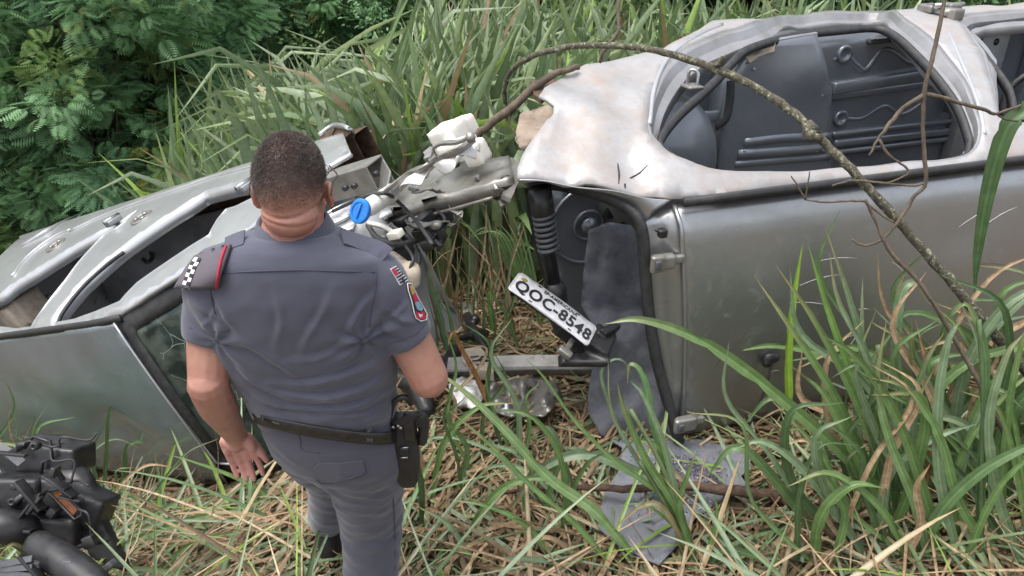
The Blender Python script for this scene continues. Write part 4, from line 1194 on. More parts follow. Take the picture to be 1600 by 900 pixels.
    S.append(sleeve(at_y(580, 436, 1.535), eR, .076, .065, at_y(545, 428, 1.53)))
    V, F, N = remesh(join(S), .0065, 6, .5)
    hips = at_y(512, 672, 1.6); chest = at_y(455, 450, 1.54)
    def fold_field(V, folds):
        """ridges of gathered cloth along lines that run over the garment"""
        d = V - CAM
        zc = d @ CF
        PX = np.stack([800 + FPX * (d @ CR) / zc, 450 - FPX * (d @ CU) / zc], -1)
        back = (N @ CF) < .2
        tot = np.zeros(len(V))
        for pts, amp, sig in folds:
            L = catmull(np.array(pts, float), 6)
            best = np.full(len(V), 1e9); tt = np.zeros(len(V)); sgn = np.zeros(len(V))
            for j in range(len(L) - 1):
                a, b = L[j], L[j + 1]
                ab = b - a
                t = np.clip(((PX - a) @ ab) / (ab @ ab), 0, 1)
                q = PX - (a + t[:, None] * ab)
                dd = np.hypot(q[:, 0], q[:, 1])
                m = dd < best
                best[m] = dd[m]; tt[m] = (j + t[m]) / (len(L) - 1)
                sgn[m] = np.sign(ab[0] * q[m, 1] - ab[1] * q[m, 0])
            sig = sig * .8
            x = best * sgn / sig
            tot += amp * np.sin(np.pi * np.clip(tt, .04, .96)) ** .7 * (np.exp(-np.abs(x) * 1.5) - .7 * np.exp(-np.abs(x - 1.5) * 1.4)) * (best < sig * 4)
        return tot * back
    FOLDS = [([(612, 545), (560, 580), (480, 600), (420, 598)], .008, 7), ([(612, 580), (560, 610), (500, 622), (440, 615)], .009, 6), ([(610, 605), (565, 632), (510, 640), (450, 636)], .009, 5), ([(606, 628), (570, 648), (520, 652)], .007, 4),
             ([(372, 575), (410, 605), (460, 622)], .007, 6), ([(395, 618), (430, 634), (480, 640)], .006, 4), ([(350, 520), (390, 540), (440, 570), (470, 590)], .006, 8), ([(610, 515), (560, 530), (500, 560), (450, 566)], .005, 9),
             ([(590, 455), (560, 490), (540, 530)], .005, 8), ([(335, 455), (352, 490), (375, 525)], .006, 8), ([(520, 450), (505, 490), (480, 530), (470, 560)], .004, 9), ([(430, 455), (440, 500), (430, 545)], .004, 9),
             ([(600, 480), (625, 500), (655, 505)], .006, 6), ([(590, 500), (615, 522), (640, 528)], .006, 5), ([(640, 470), (620, 490), (598, 500)], .004, 5), ([(300, 470), (325, 490), (345, 500)], .005, 6), ([(340, 470), (330, 495), (315, 512)], .005, 5), ([(580, 560), (540, 575), (500, 590)], .004, 5)]
    ff = fold_field(V, FOLDS)
    out = V.copy()
    for i in range(len(V)):
        p, n = V[i], N[i]
        # slanting drag folds that gather above the belt and at the armpits
        low = max(0, min(1, (1.26 - p[2]) / .22))
        s1 = noise.noise(Vector((p[0] * 4.5 + p[2] * 5, p[1] * 5, p[2] * 26 - p[0] * 9)))
        s2 = noise.noise(Vector((p[0] * 14, p[1] * 10, p[2] * 30 + p[0] * 22 + 5)))
        dd = low * (.006 * s1 + .003 * s2)
        mid = max(0, 1 - abs(p[2] - 1.33) / .16)
        s3 = noise.noise(Vector((p[0] * 9 + 3, p[1] * 6, p[2] * 5.5 - p[0] * 3)))
        dd += mid * .005 * s3
        hem = min(np.linalg.norm(p - eL), np.linalg.norm(p - eR))
        for sc, c in ((1, np.array([-.66, 1.46, 1.30])), (-1, np.array([-.33, 1.46, 1.30]))):
            r = np.linalg.norm(p - c)
            w = math.exp(-(r / .10) ** 2)
            ang = math.atan2(p[2] - c[2], (p[0] - c[0]) * sc)
            dd += w * .006 * math.sin(ang * 7 + 1.5 * noise.noise(Vector(p * 8)))
        dd += .0016 * noise.noise(Vector(p * 28)) + ff[i] * 1.25
        out[i] = p + n * dd * min(1, max(.15, (hem - .05) / .06))
    shirt = mk('shirt', (out, F), M['uniform'], root, fixn=False)
    sb = bvh_of(out, F)
    H = lambda px, py, l=.0015, fy=1.45: hit(sb, px, py, l, fy)
    # yoke seam, sleeve seams, hems: raised stitched edges
    for pts in ([(345, 427), (400, 424), (470, 422), (540, 424), (585, 425)],):
        mk('yoke_seam', tube(catmull([H(*q, .0006) for q in pts], 6), .0016, 6), M['uniform_dark'], shirt)
    for pts in ([(584, 398), (587, 425), (586, 455), (580, 485), (577, 510)], [(345, 400), (334, 430), (330, 460), (336, 490)]):
        mk('sleeve_seam', tube(catmull([H(*q, .0005) for q in pts], 6), .0014, 6), M['uniform_dark'], shirt)
    for pts in ([(608, 537), (630, 530), (650, 520), (663, 508)], [(297, 512), (320, 517), (345, 517), (358, 514)]):
        mk('sleeve_hem', tube(catmull([H(*q, .0003) for q in pts], 6), .0013, 6), M['uniform_dark'], shirt)
    # collar: stands round the neck and folds down
    cr = []
    cen = at_y(459, 362, 1.525)
    for a, b_, z in ((.066, .062, .012), (.070, .066, .030), (.076, .073, .028), (.090, .094, -.010), (.092, .096, -.014), (.076, .078, -.010)):
        cr.append(ring(cen + np.array([0, .004, z]), X * a, np.array([0, b_, -.22 * b_ + .3 * b_]), 36, 2.2))
    mk('collar', loft(cr, caps=False), M['uniform'], shirt, solid=.0015)
    # shoulder straps
    for nm, pts, w in (('epaulette', [(532, 372), (552, 379), (575, 387), (592, 394), (602, 402)], .022), ('epaulette', [(384, 374), (368, 380), (354, 386)], .020)):
        c = catmull([H(*q, .006, 1.5) for q in pts], 5)
        mk(nm, sweep(c, [(-w, -.002), (w, -.002), (w, .002), (-w, .002)], nrm([0, -.45, .9])), M['uniform'], shirt, smooth=False, bevel=.001)
    # sleeve patches
    def patch(name, poly, m, l, parent, th=.0012):
        P3 = [H(px, py, l) for px, py in poly]
        cx, cy = np.mean([q[0] for q in poly]), np.mean([q[1] for q in poly])
        c = H(cx, cy, l)
        n = len(P3)
        return mk(name, (np.vstack([P3, [c]]), [(i, (i + 1) % n, n) for i in range(n)]), m, parent, smooth=False, solid=th)
    lerp = lambda a, b, t: (a[0] + (b[0] - a[0]) * t, a[1] + (b[1] - a[1]) * t)
    TL, TR, BR, BL = (608.5, 420.5), (618, 416), (637, 438), (624, 446)
    fp = patch('flag_patch', [TL, TR, BR, BL], M['white_cloth'], .0025, shirt)
    for k in range(6):
        t0, t1 = .05 + k * .157, .05 + k * .157 + .085
        x0 = .5 if k < 3 else .08
        q = [lerp(lerp(TL, BL, t0), lerp(TR, BR, t0), x0), lerp(lerp(TL, BL, t0), lerp(TR, BR, t0), .93), lerp(lerp(TL, BL, t1), lerp(TR, BR, t1), .93), lerp(lerp(TL, BL, t1), lerp(TR, BR, t1), x0)]
        patch('flag_stripe', q, M['black_cloth'], .0042, fp)
    q = [lerp(lerp(TL, BL, t), lerp(TR, BR, t), x) for t, x in ((.05, .06), (.05, .46), (.46, .46), (.46, .06))]
    patch('flag_canton', q, M['red_cloth'], .0046, fp)
    crest = [(634, 443), (640, 444), (646, 455), (652, 468), (659, 480), (665, 492), (664, 500), (655, 502), (648, 497), (645, 488), (641, 470), (636, 455)]
    cp = patch('crest_patch', crest, M['black_cloth'], .0025, shirt)
    for poly, m in (([(637, 446), (641, 447), (646, 458), (642, 461)], 'yellow_cloth'), ([(642, 461), (647, 459), (652, 470), (646, 473)], 'red_cloth'), ([(646, 473), (652, 471), (659, 483), (656, 487), (650, 484)], 'blue_cloth'),
                    ([(648, 486), (653, 489), (660, 487), (664, 495), (661, 499), (654, 500), (649, 496)], 'red_cloth'), ([(651, 489), (655, 492), (658, 491), (657, 495), (654, 496)], 'white_cloth')):
        patch('crest_field', poly, M[m], .0045, cp)
    mk('crest_edge', tube([H(*q, .004) for q in crest + crest[:1]], .0013, 5), M['white_cloth'], cp)
    # ---- trousers
    trow = [(652, 412, 612, 1.59, .118), (672, 414, 618, 1.595, .122), (700, 428, 628, 1.60, .128), (728, 458, 636, 1.61, .126), (748, 490, 636, 1.62, .100), (768, 520, 622, 1.63, .05)]
    Tz = [loft(rows_to_rings(trow, .0, 40))]
    Tz.append(limb([hipR + [.0, -.005, -.04], hipR * .5 + knR * .5 + [.0, .0, 0], knR, knR * .5 + anR * .5, anR + [0, 0, .03]], [.112, .110, .098, .088, .084], 22))
    Tz.append(limb([hipL + [0, .01, -.03], hipL * .5 + knL * .5, knL, knL * .5 + anL * .5, anL + [0, -.01, .05]], [.102, .096, .082, .074, .070], 22))
    V, F, N = remesh(join(Tz), .0075, 14, .5)
    ff = fold_field(V, [([(630, 760), (590, 778), (545, 775), (520, 765)], .008, 6), ([(632, 785), (595, 800), (550, 800), (528, 790)], .008, 6), ([(630, 812), (590, 830), (550, 828)], .007, 6), ([(628, 840), (590, 858), (552, 852)], .007, 6), ([(626, 870), (590, 885), (555, 880)], .006, 6),
                        ([(630, 735), (600, 752), (575, 762)], .006, 5), ([(425, 690), (450, 715), (480, 735)], .006, 6), ([(470, 700), (500, 712), (560, 708), (610, 700)], .005, 6), ([(512, 765), (525, 790), (540, 800)], .006, 5)])
    out = V.copy()
    for i in range(len(V)):
        p, n = V[i], N[i]
        s1 = noise.noise(Vector((p[0] * 8, p[1] * 6, p[2] * 22 + p[0] * 8)))
        s2 = noise.noise(Vector((p[0] * 15, p[1] * 12, p[2] * 34 - p[0] * 14 + 7)))
        w = max(0, min(1, (.92 - p[2]) / .15))
        out[i] = p + n * ((.3 + .7 * w) * .006 * s1 + .004 * w * s2 + ff[i] * (.35 + .5 * abs(noise.noise(Vector(p * 6)))))
    tr = mk('trousers', (out, F), M['trousers_cloth'], root, fixn=False)
    tb = bvh_of(out, F)
    HT = lambda px, py, l=.002: hit(tb, px, py, l, 1.5)
    flap = [(491, 731), (500, 722), (534, 722), (566, 718), (571, 738), (545, 748), (525, 756), (503, 756), (493, 748)]
    P3 = [HT(*q, .005) for q in flap]
    c = HT(530, 738, .007)
    fl = mk('pocket_flap', (np.vstack([P3, [c]]), [(i, (i + 1) % 9, 9) for i in range(9)]), M['trousers_cloth'], tr, smooth=False, solid=.003)
    mk('flap_stitch', tube([HT(*q, .0068) for q in [(495, 746), (504, 752), (524, 752), (544, 745), (568, 736)]], .0013, 5), M['uniform_dark'], fl)
    mk('pocket_seam', tube(catmull([HT(*q, .0006) for q in [(465, 672), (470, 690), (472, 702), (500, 708)]], 5), .0013, 5), M['uniform_dark'], tr)
    mk('side_seam', tube(catmull([HT(*q, .0006) for q in [(608, 740), (614, 780), (617, 830), (617, 890)]], 5), .0013, 5), M['uniform_dark'], tr)
    # ---- belt with keepers
    brow = [(648, 411, 614, 1.592, .126), (650, 411, 614, 1.592, .129), (664, 413, 617, 1.597, .129), (666, 413, 617, 1.598, .126)]
    rr = rows_to_rings(brow, .013, 56, 2.5)
    # the belt dips to the right of the picture as the hips turn
    rr = [np.array([p + [0, 0, -.022 * (p[0] + .53) / .1 + .006] for p in r]) for r in rr]
    inner = [rr[-1] * 1.0, rr[0] * 1.0]
    bl = mk('belt', loft(rr + [rr[0]], caps=False), M['leather'], root, solid=.003)
    VB = np.concatenate(rr); nb_ = len(rr[0])
    bb = bvh_of(VB, [(i * nb_ + k, i * nb_ + (k + 1) % nb_, (i + 1) * nb_ + (k + 1) % nb_, (i + 1) * nb_ + k) for i in range(3) for k in range(nb_)])
    HB = lambda px, py, l=.003: hit(bb, px, py, l, 1.5)
    for poly in ([(411, 628), (422, 632), (424, 658), (412, 654)], [(426, 634), (438, 638), (438, 662), (426, 658)], [(572, 664), (582, 665), (582, 690), (572, 688)]):
        P3 = np.array([HB(*q, .005) for q in poly])
        kp = mk('belt_keeper', prism(P3, -nrm(np.cross(P3[1] - P3[0], P3[3] - P3[0])) * .003), M['leather'], bl, smooth=False, bevel=.001)
        if poly[0][0] < 500:
            for f in (.22, .72):
                c = (P3[0] + P3[1]) / 2 * (1 - f) + (P3[2] + P3[3]) / 2 * f
                mk('snap', ellipsoid(c + nrm(CAM - c) * .004, X * .0045, Y * .003, Z * .0045, 10, 6), M['brass'], kp)
    # ---- boots
    for an, toe, nm in ((anL, np.array([-.02, .17, -.08]), 'boot'), (anR, np.array([.0, .18, -.06]), 'boot')):
        g = float(gz(an[0], an[1]))
        sole = max(g + .012, an[2] - .115)
        heel = np.array([an[0], an[1] - .05, sole])
        tip = np.array([an[0] + toe[0], an[1] + toe[1], sole + toe[2] * .3])
        sh = remesh(join([limb([an + [0, -.02, .20], an + [0, -.01, .10], an + [0, -.01, .02], heel + [0, .01, .05]], [.050, .052, .047, .042]), limb([heel + [0, .0, .035], heel * .5 + tip * .5 + [0, 0, .045], tip + [0, -.03, .03]], [.038, .044, .036])]), .006, 5)
        bt = mk('boot', sh[:2], M['leather'], root, fixn=False)
        pts = [heel + [0, -.03, 0], heel + [.036, 0, 0], heel * .5 + tip * .5 + [.045, 0, 0], tip + [.03, -.01, 0], tip + [0, .012, 0], tip + [-.035, -.01, 0], heel * .5 + tip * .5 + [-.045, 0, 0], heel + [-.036, 0, 0]]
        mk('sole', prism(catmull(pts, 4, True), np.array([0, 0, .014])), M['rubber'], bt, smooth=False)
    return root, hc, sb, tb, shirt
person, HC, SHIRT_BVH, TROUSER_BVH, shirt_o = build_person()

# glasses worn by the officer
def build_glasses():
    X, Y, Z = np.eye(3)
    g = thing('eyeglasses', HC + [-.004, .10, -.02], 'thin dark framed eyeglasses worn by the officer', 'eyeglasses')
    for s in (-1, 1):
        c = HC + [s * .034 - .006, .112, -.014]
        mk('rim', tube([c + X * .025 * math.cos(t) + Z * .018 * math.sin(t) for t in np.linspace(0, 2 * np.pi, 21)], .0014, 6), M['steel'], g)
        mk('temple', tube(catmull([c + [s * .026, 0, .01], HC + [s * .085, .05, -.004], HC + [s * .087, -.002, -.002], HC + [s * .086, -.028, -.022]], 5), .0017, 6), M['black_plastic'], g)
    mk('bridge', tube(catmull([HC + [-.015, .113, -.012], HC + [-.006, .117, -.008], HC + [.003, .113, -.012]], 4), .0014, 6), M['steel'], g)
build_glasses()

# folded side cap tucked under the left shoulder strap
def build_cap():
    H = lambda px, py, l: hit(SHIRT_BVH, px, py, l, 1.475)
    out = [(361, 382), (345, 387), (320, 395), (306, 401), (292, 420), (281, 438), (274, 449), (300, 450), (322, 450), (341, 448), (346, 428), (352, 408)]
    P = np.array([H(*q, .012) for q in out])
    cen = np.array([H(px, py, .018) for px, py in ((318, 425), (335, 410), (325, 440), (300, 437))])
    lo = P.mean(0)
    def fm(p):
        return H(p[0], p[1], .009 + .003 * math.sin(p[0] * .1))
    # one cloth sheet with soft depth, taken from points over the shoulder
    V2, F = sheet(out, (), 6.0)
    V = np.array([fm(q) for q in V2[:, :2]])
    # keep the depth smooth where the shoulder outline ends
    A = np.column_stack([V[:, 0], V[:, 2], V[:, 0] ** 2, V[:, 2] ** 2, V[:, 0] * V[:, 2], np.ones(len(V))])
    k, *_ = np.linalg.lstsq(A, V[:, 1], rcond=None)
    def on_fit(px, py, l=.006):
        d = ray(px, py)
        t = np.linspace(1.3, 2.2, 3000)
        Q = CAM + t[:, None] * d
        yy = np.column_stack([Q[:, 0], Q[:, 2], Q[:, 0] ** 2, Q[:, 2] ** 2, Q[:, 0] * Q[:, 2], np.ones(len(Q))]) @ k - l
        return Q[np.argmax(Q[:, 1] > yy)]
    V = np.array([on_fit(*q) for q in V2[:, :2]])
    g = thing('side_cap', V.min(0) * [0, 0, 1] + V.mean(0) * [1, 1, 0], 'folded grey side cap with chequered band and red piping tucked on the shoulder', 'cap')
    mk('cap_fold', (V, F), M['cap_cloth'], g, solid=.009, offset=0)
    cb_ = bvh_of(V, F)
    def on(px, py, l=.006):
        return hit(cb_, px, py, l, 1.45)
    pp = catmull([on(*q, .007) for q in [(356, 387), (350, 403), (345, 419), (341, 433), (338, 446)]], 5)
    mk('red_piping', tube(pp, .0032, 7), M['red_cloth'], g)
    # chequered band: two columns of alternating squares
    TLc, BLc = np.array([306, 404.]), np.array([288, 450.])
    wv = np.array([5.2, 1.2])
    n = 8
    for r in range(n):
        for c in range(2):
            t0, t1 = r / n, (r + 1) / n
            a = TLc + (BLc - TLc) * t0 + wv * (c - .2) + [(r < 2) * (3 - r * 1.5), 0]
            b = TLc + (BLc - TLc) * t1 + wv * (c - .2) + [(r < 1) * 1.5, 0]
            q = [on(*a), on(*(a + wv)), on(*(b + wv)), on(*b)]
            mk('white_check' if (r + c) % 2 == 0 else 'black_check', prism(q, np.array([0, -.0012, 0])), M['white_cloth'] if (r + c) % 2 == 0 else M['black_cloth'], g, smooth=False)
build_cap()

# holster with pistol on the right hip
def build_holster():
    y = 1.575
    A = lambda px, py, dy=0: at_y(px, py, y + dy)
    c = A(634, 690)
    g = thing('pistol_holster', A(637, 755), 'black tactical holster with pistol hanging from the officer\'s belt', 'holster')
    ax = nrm(A(640, 752) - A(630, 655)); sx = nrm(A(660, 700) - A(620, 700)); fy = nrm(np.cross(sx, ax)); 
    if fy[1] > 0: fy = -fy
    hol = loft([ring(A(px, py, dy), sx * w, fy * dth, 24, 3.2) for px, py, w, dth, dy in ((627, 652, .034, .026, .01), (630, 672, .036, .027, .005), (634, 700, .036, .026, .0), (637, 725, .034, .024, 0), (638, 745, .030, .022, 0), (638, 756, .022, .016, 0))])
    h = mk('holster_body', hol, M['black_plastic'], g, sharp=50)
    mk('belt_loop', obox(A(612, 672, .012), sx * .034, ax * .040, fy * .012), M['leather'], g, bevel=.006)
    mk('retention_strap', sweep(catmull([A(622, 664, -.028), A(632, 656, -.032), A(646, 652, -.028), A(656, 650, -.01)], 4), [(-.010, -.002), (.010, -.002), (.010, .002), (-.010, .002)], fy), M['black_plastic'], h, smooth=False)
    mk('thumb_lever', tube(catmull([A(610, 655, -.02), A(614, 632, -.028), A(624, 622, -.03), A(636, 622, -.028), A(642, 632, -.02)], 5), [.004, .007, .008, .008, .006], 8), M['black_plastic'], h)
    mk('pistol_grip', remesh(join([limb([A(646, 660, .0), A(655, 650, .005), A(662, 660, .01), A(660, 690, .005)], [.015, .018, .016, .014]), obox(A(643, 655, .0), sx * .02, ax * .020, fy * .014)]), .005, 4)[:2], M['black_plastic'], g)
    mk('pistol_slide', obox(A(640, 668, -.012), sx * .014, ax * .034, fy * .018), M['leather'], g, bevel=.004)
    bk = mk('buckle', obox(A(632, 706, -.028), sx * .012, ax * .013, fy * .005), M['black_plastic'], h, bevel=.003)
    mk('buckle_bar', tube([A(626, 700, -.034), A(638, 699, -.034)], .0025, 6), M['steel'], bk)
    mk('buckle_bar', tube([A(625, 715, -.034), A(637, 715, -.034)], .0025, 6), M['steel'], bk)
    for px, py in ((614, 668), (622, 666), (626, 669)):
        mk('screw', ellipsoid(A(px, py, -.03), sx * .005, ax * .005, fy * .003, 10, 6), M['steel'], h)
    mk('magazine_pouch', obox(A(604, 690, .03), sx * .022, ax * .034, fy * .02), M['leather'], g, bevel=.006)
build_holster()

# ------------------------------------------------------------------ number plate on its broken black holder
def text_mesh(body, size, offs=0.0):
    cu = bpy.data.curves.new('txt', 'FONT')
    cu.body = body; cu.size = size; cu.offset = offs; cu.extrude = .0006; cu.space_character = 1.08
    cu.align_x = 'CENTER'; cu.align_y = 'CENTER'; cu.resolution_u = 4
    o = bpy.data.objects.new('txt', cu); col.objects.link(o)
    me = bpy.data.meshes.new_from_object(o.evaluated_get(bpy.context.evaluated_depsgraph_get()))
    V = np.array([tuple(v.co) for v in me.vertices]); F = [tuple(p.vertices) for p in me.polygons]
    bpy.data.objects.remove(o); bpy.data.curves.remove(cu); bpy.data.meshes.remove(me)
    return V, F

def build_plate():
    d = ray(866, 480)
    c = CAM + d * 3.1
    rgt, dn = CR, -CU
    e1 = nrm(rgt * 116 + dn * 84)
    im2 = nrm(rgt * 18 - dn * 23)
    im2 = nrm(im2 - e1 * (e1 @ im2))
    vd = nrm(d)
    vd = nrm(vd - e1 * (e1 @ vd) - im2 * (im2 @ vd))
    e2 = nrm(.66 * im2 + .75 * vd)
    n = np.cross(e1, e2)
    root = thing('license_plate', c - e2 * .07, 'bent white license plate reading QOC-8548 lying by the open boot', 'license plate')
    W, Hh, r = .20, .065, .016
    pl = [(sx * (W - r) + r * math.cos(a), sy * (Hh - r) + r * math.sin(a)) for sx, sy, a0 in ((1, 1, 0), (-1, 1, 90), (-1, -1, 180), (1, -1, 270)) for a in np.radians(np.linspace(a0, a0 + 90, 6))]
    bend = lambda x: .010 * (x / .2) ** 2
    w3 = lambda p, l=0.0: c + e1 * p[0] + e2 * p[1] + n * (l - bend(p[0]))
    mk('plate_sheet', sheet(pl, (), .025, lambda p: w3(p)), M['plate_white'], root, solid=.003)
    ed = [w3((x * .985, y * .96), .001) for x, y in pl]
    mk('raised_rim', tube(ed + ed[:1], .0022, 6), M['plate_white'], root)
    for body, size, y, x0, sx, off in (('QOC-8548', .088, -.012, .002, .86, .0022), ('SP-AMERICANA', .024, .042, .015, .95, .0005)):
        V, F = text_mesh(body, size, off)
        V3 = np.array([w3((v[0] * sx + x0, v[1] + y), .0022 + v[2]) for v in V])
        o = mk('lettering', (V3, F), M['ink'], root, smooth=False, fixn=False)
        o['label'] = 'black characters reading ' + body
    mk('crest_sticker', prism([w3(p, .002) for p in [(-.178, .030), (-.166, .046), (-.152, .044), (-.150, .034), (-.164, .024)]], n * .001), M['gold_sticker'], root, smooth=False)
    for x, y in ((-.095, .054), (.10, .054), (-.095, -.056), (.10, -.056)):
        mk('slot', prism([w3((x + a, y + b), .0018) for a, b in ((-.008, -.003), (.008, -.003), (.008, .003), (-.008, .003))], n * .0008), M['ink'], root, smooth=False)
    # black bumper piece under it
    bz = lambda px, py, dd: CAM + ray(px, py) * dd
    pieces = [obox(bz(938, 534, 3.17), e1 * .05, e2 * .07, n * .025), obox(bz(950, 518, 3.2), e2 * .05 + e1 * .02, e1 * .02, n * .03), obox(bz(905, 528, 3.22), e1 * .10, e2 * .06, n * .02), obox(bz(912, 562, 3.13), CR * .10, CU * .022 + CF * .02, n * .02),
              obox(bz(866, 488, 3.19), e1 * .18, e2 * .05, n * .015)]
    fr = remesh(join(pieces), .008, 1)
    h = mk('bumper_piece', fr[:2], M['black_plastic'], None)
    tag(h, 'cracked black bumper piece behind the license plate', 'bumper')
    sv = bz(888, 542, 3.08)
    mk('lock_catch', remesh(join([obox(sv, e1 * .012, e2 * .05, n * .01), obox(sv + e2 * -.04, e1 * .03, e2 * .016, n * .014)]), .006, 2)[:2], M['bare_metal'], h)
build_plate()

# ------------------------------------------------------------------ felt boot carpet spilling onto the ground
def build_carpet():
    out = [(920, 360), (950, 348), (985, 352), (1000, 372), (1006, 430), (1010, 500), (1026, 575), (1046, 648), (1064, 686), (1100, 688), (1145, 700), (1172, 718), (1172, 735), (1158, 745), (1168, 758), (1140, 775), (1108, 795), (1085, 812), (1060, 850), (1030, 884), (1000, 872), (960, 850), (935, 826), (938, 800), (945, 770), (968, 735), (972, 700), (940, 680), (918, 640), (922, 590), (935, 550), (932, 520), (908, 478), (912, 430), (916, 395)]
    yk = lambda py: np.interp(py, [340, 400, 450, 520, 600, 690], [3.12, 3.06, 3.0, 2.86, 2.76, 2.69])
    def fm(p):
        px, py = p
        nn = noise.noise(Vector((px * .018, py * .018, 2)))
        n2 = noise.noise(Vector((px * .045, py * .03, 7)))
        if py < 690:
            fold = .05 * math.exp(-((py - 478) / 14) ** 2) * (px > 905) - .03 * math.exp(-((px - 950) / 16) ** 2)
            q = at_y(px, py, float(yk(py)) + .07 * nn + .04 * n2 + fold + .012 * noise.noise(Vector((px * .11, py * .09, 3))))
            return q
        g = on_ground(px, py, .085 + .025 * nn + .016 * n2 + .007 * noise.noise(Vector((px * .11, py * .12, 3))) + (.04 if py > 700 and px > 1130 else 0))
        w = min(1, (py - 690) / 40)
        a = at_y(px, 690, float(yk(690)))
        return g
    V, F = sheet(out, (), 9, fm)
    o = mk('boot_carpet', (V, F), M['carpet'], None, solid=.007)
    tag(o, 'grey felt boot carpet hanging from the open boot and spread on the straw', 'carpet')
    c = fm((1006, 588)); n = nrm(CAM - c)
    mk('carpet_stud', loft([ring(c + n * h, CR * r, CU * r, 18) for r, h in ((.024, .002), (.024, .008), (.016, .012), (.004, .010))]), M['black_plastic'], o)
    for pl in ([(938, 556), (950, 552), (958, 558), (948, 566), (940, 563)], [(946, 572), (956, 573), (955, 580), (945, 580)]):
        mk('cut_out', prism([fm(q) + nrm(CAM - fm(q)) * .004 for q in pl], nrm(CAM - fm(pl[0])) * .001), M['ink'], o, smooth=False)
    # windscreen-glass crumbs heaped on the carpet
    parts = []
    hr = random.Random(5)
    reg = np.array([(1008, 730), (1040, 716), (1075, 715), (1120, 738), (1130, 752), (1100, 775), (1080, 800), (1072, 790), (1040, 760), (1015, 750)])
    k = 0
    for _ in range(9000):
        q = np.array([[hr.uniform(985, 1135), hr.uniform(708, 812)]])
        if not inside(q, reg)[0] and hr.random() > .06: continue
        c = fm(q[0]) + [0, 0, hr.uniform(.004, .016)]
        a, b_, cc = [nrm([hr.gauss(0, 1) for _ in range(3)]) for _ in range(3)]
        s = hr.uniform(.003, .007)
        parts.append((np.array([c + a * s, c + b_ * s, c - a * s * .8, c + cc * s, c - cc * s]), [(0, 1, 3), (1, 2, 3), (2, 0, 3), (1, 0, 4), (2, 1, 4), (0, 2, 4)]))
        k += 1
        if k > 2600: break
    o2 = mk('glass_crumbs', join(parts), M['glass_chip'], None, smooth=False, fixn=False)
    tag(o2, 'heap of shattered glass crumbs on the grey carpet', None, kind='stuff')
build_carpet()

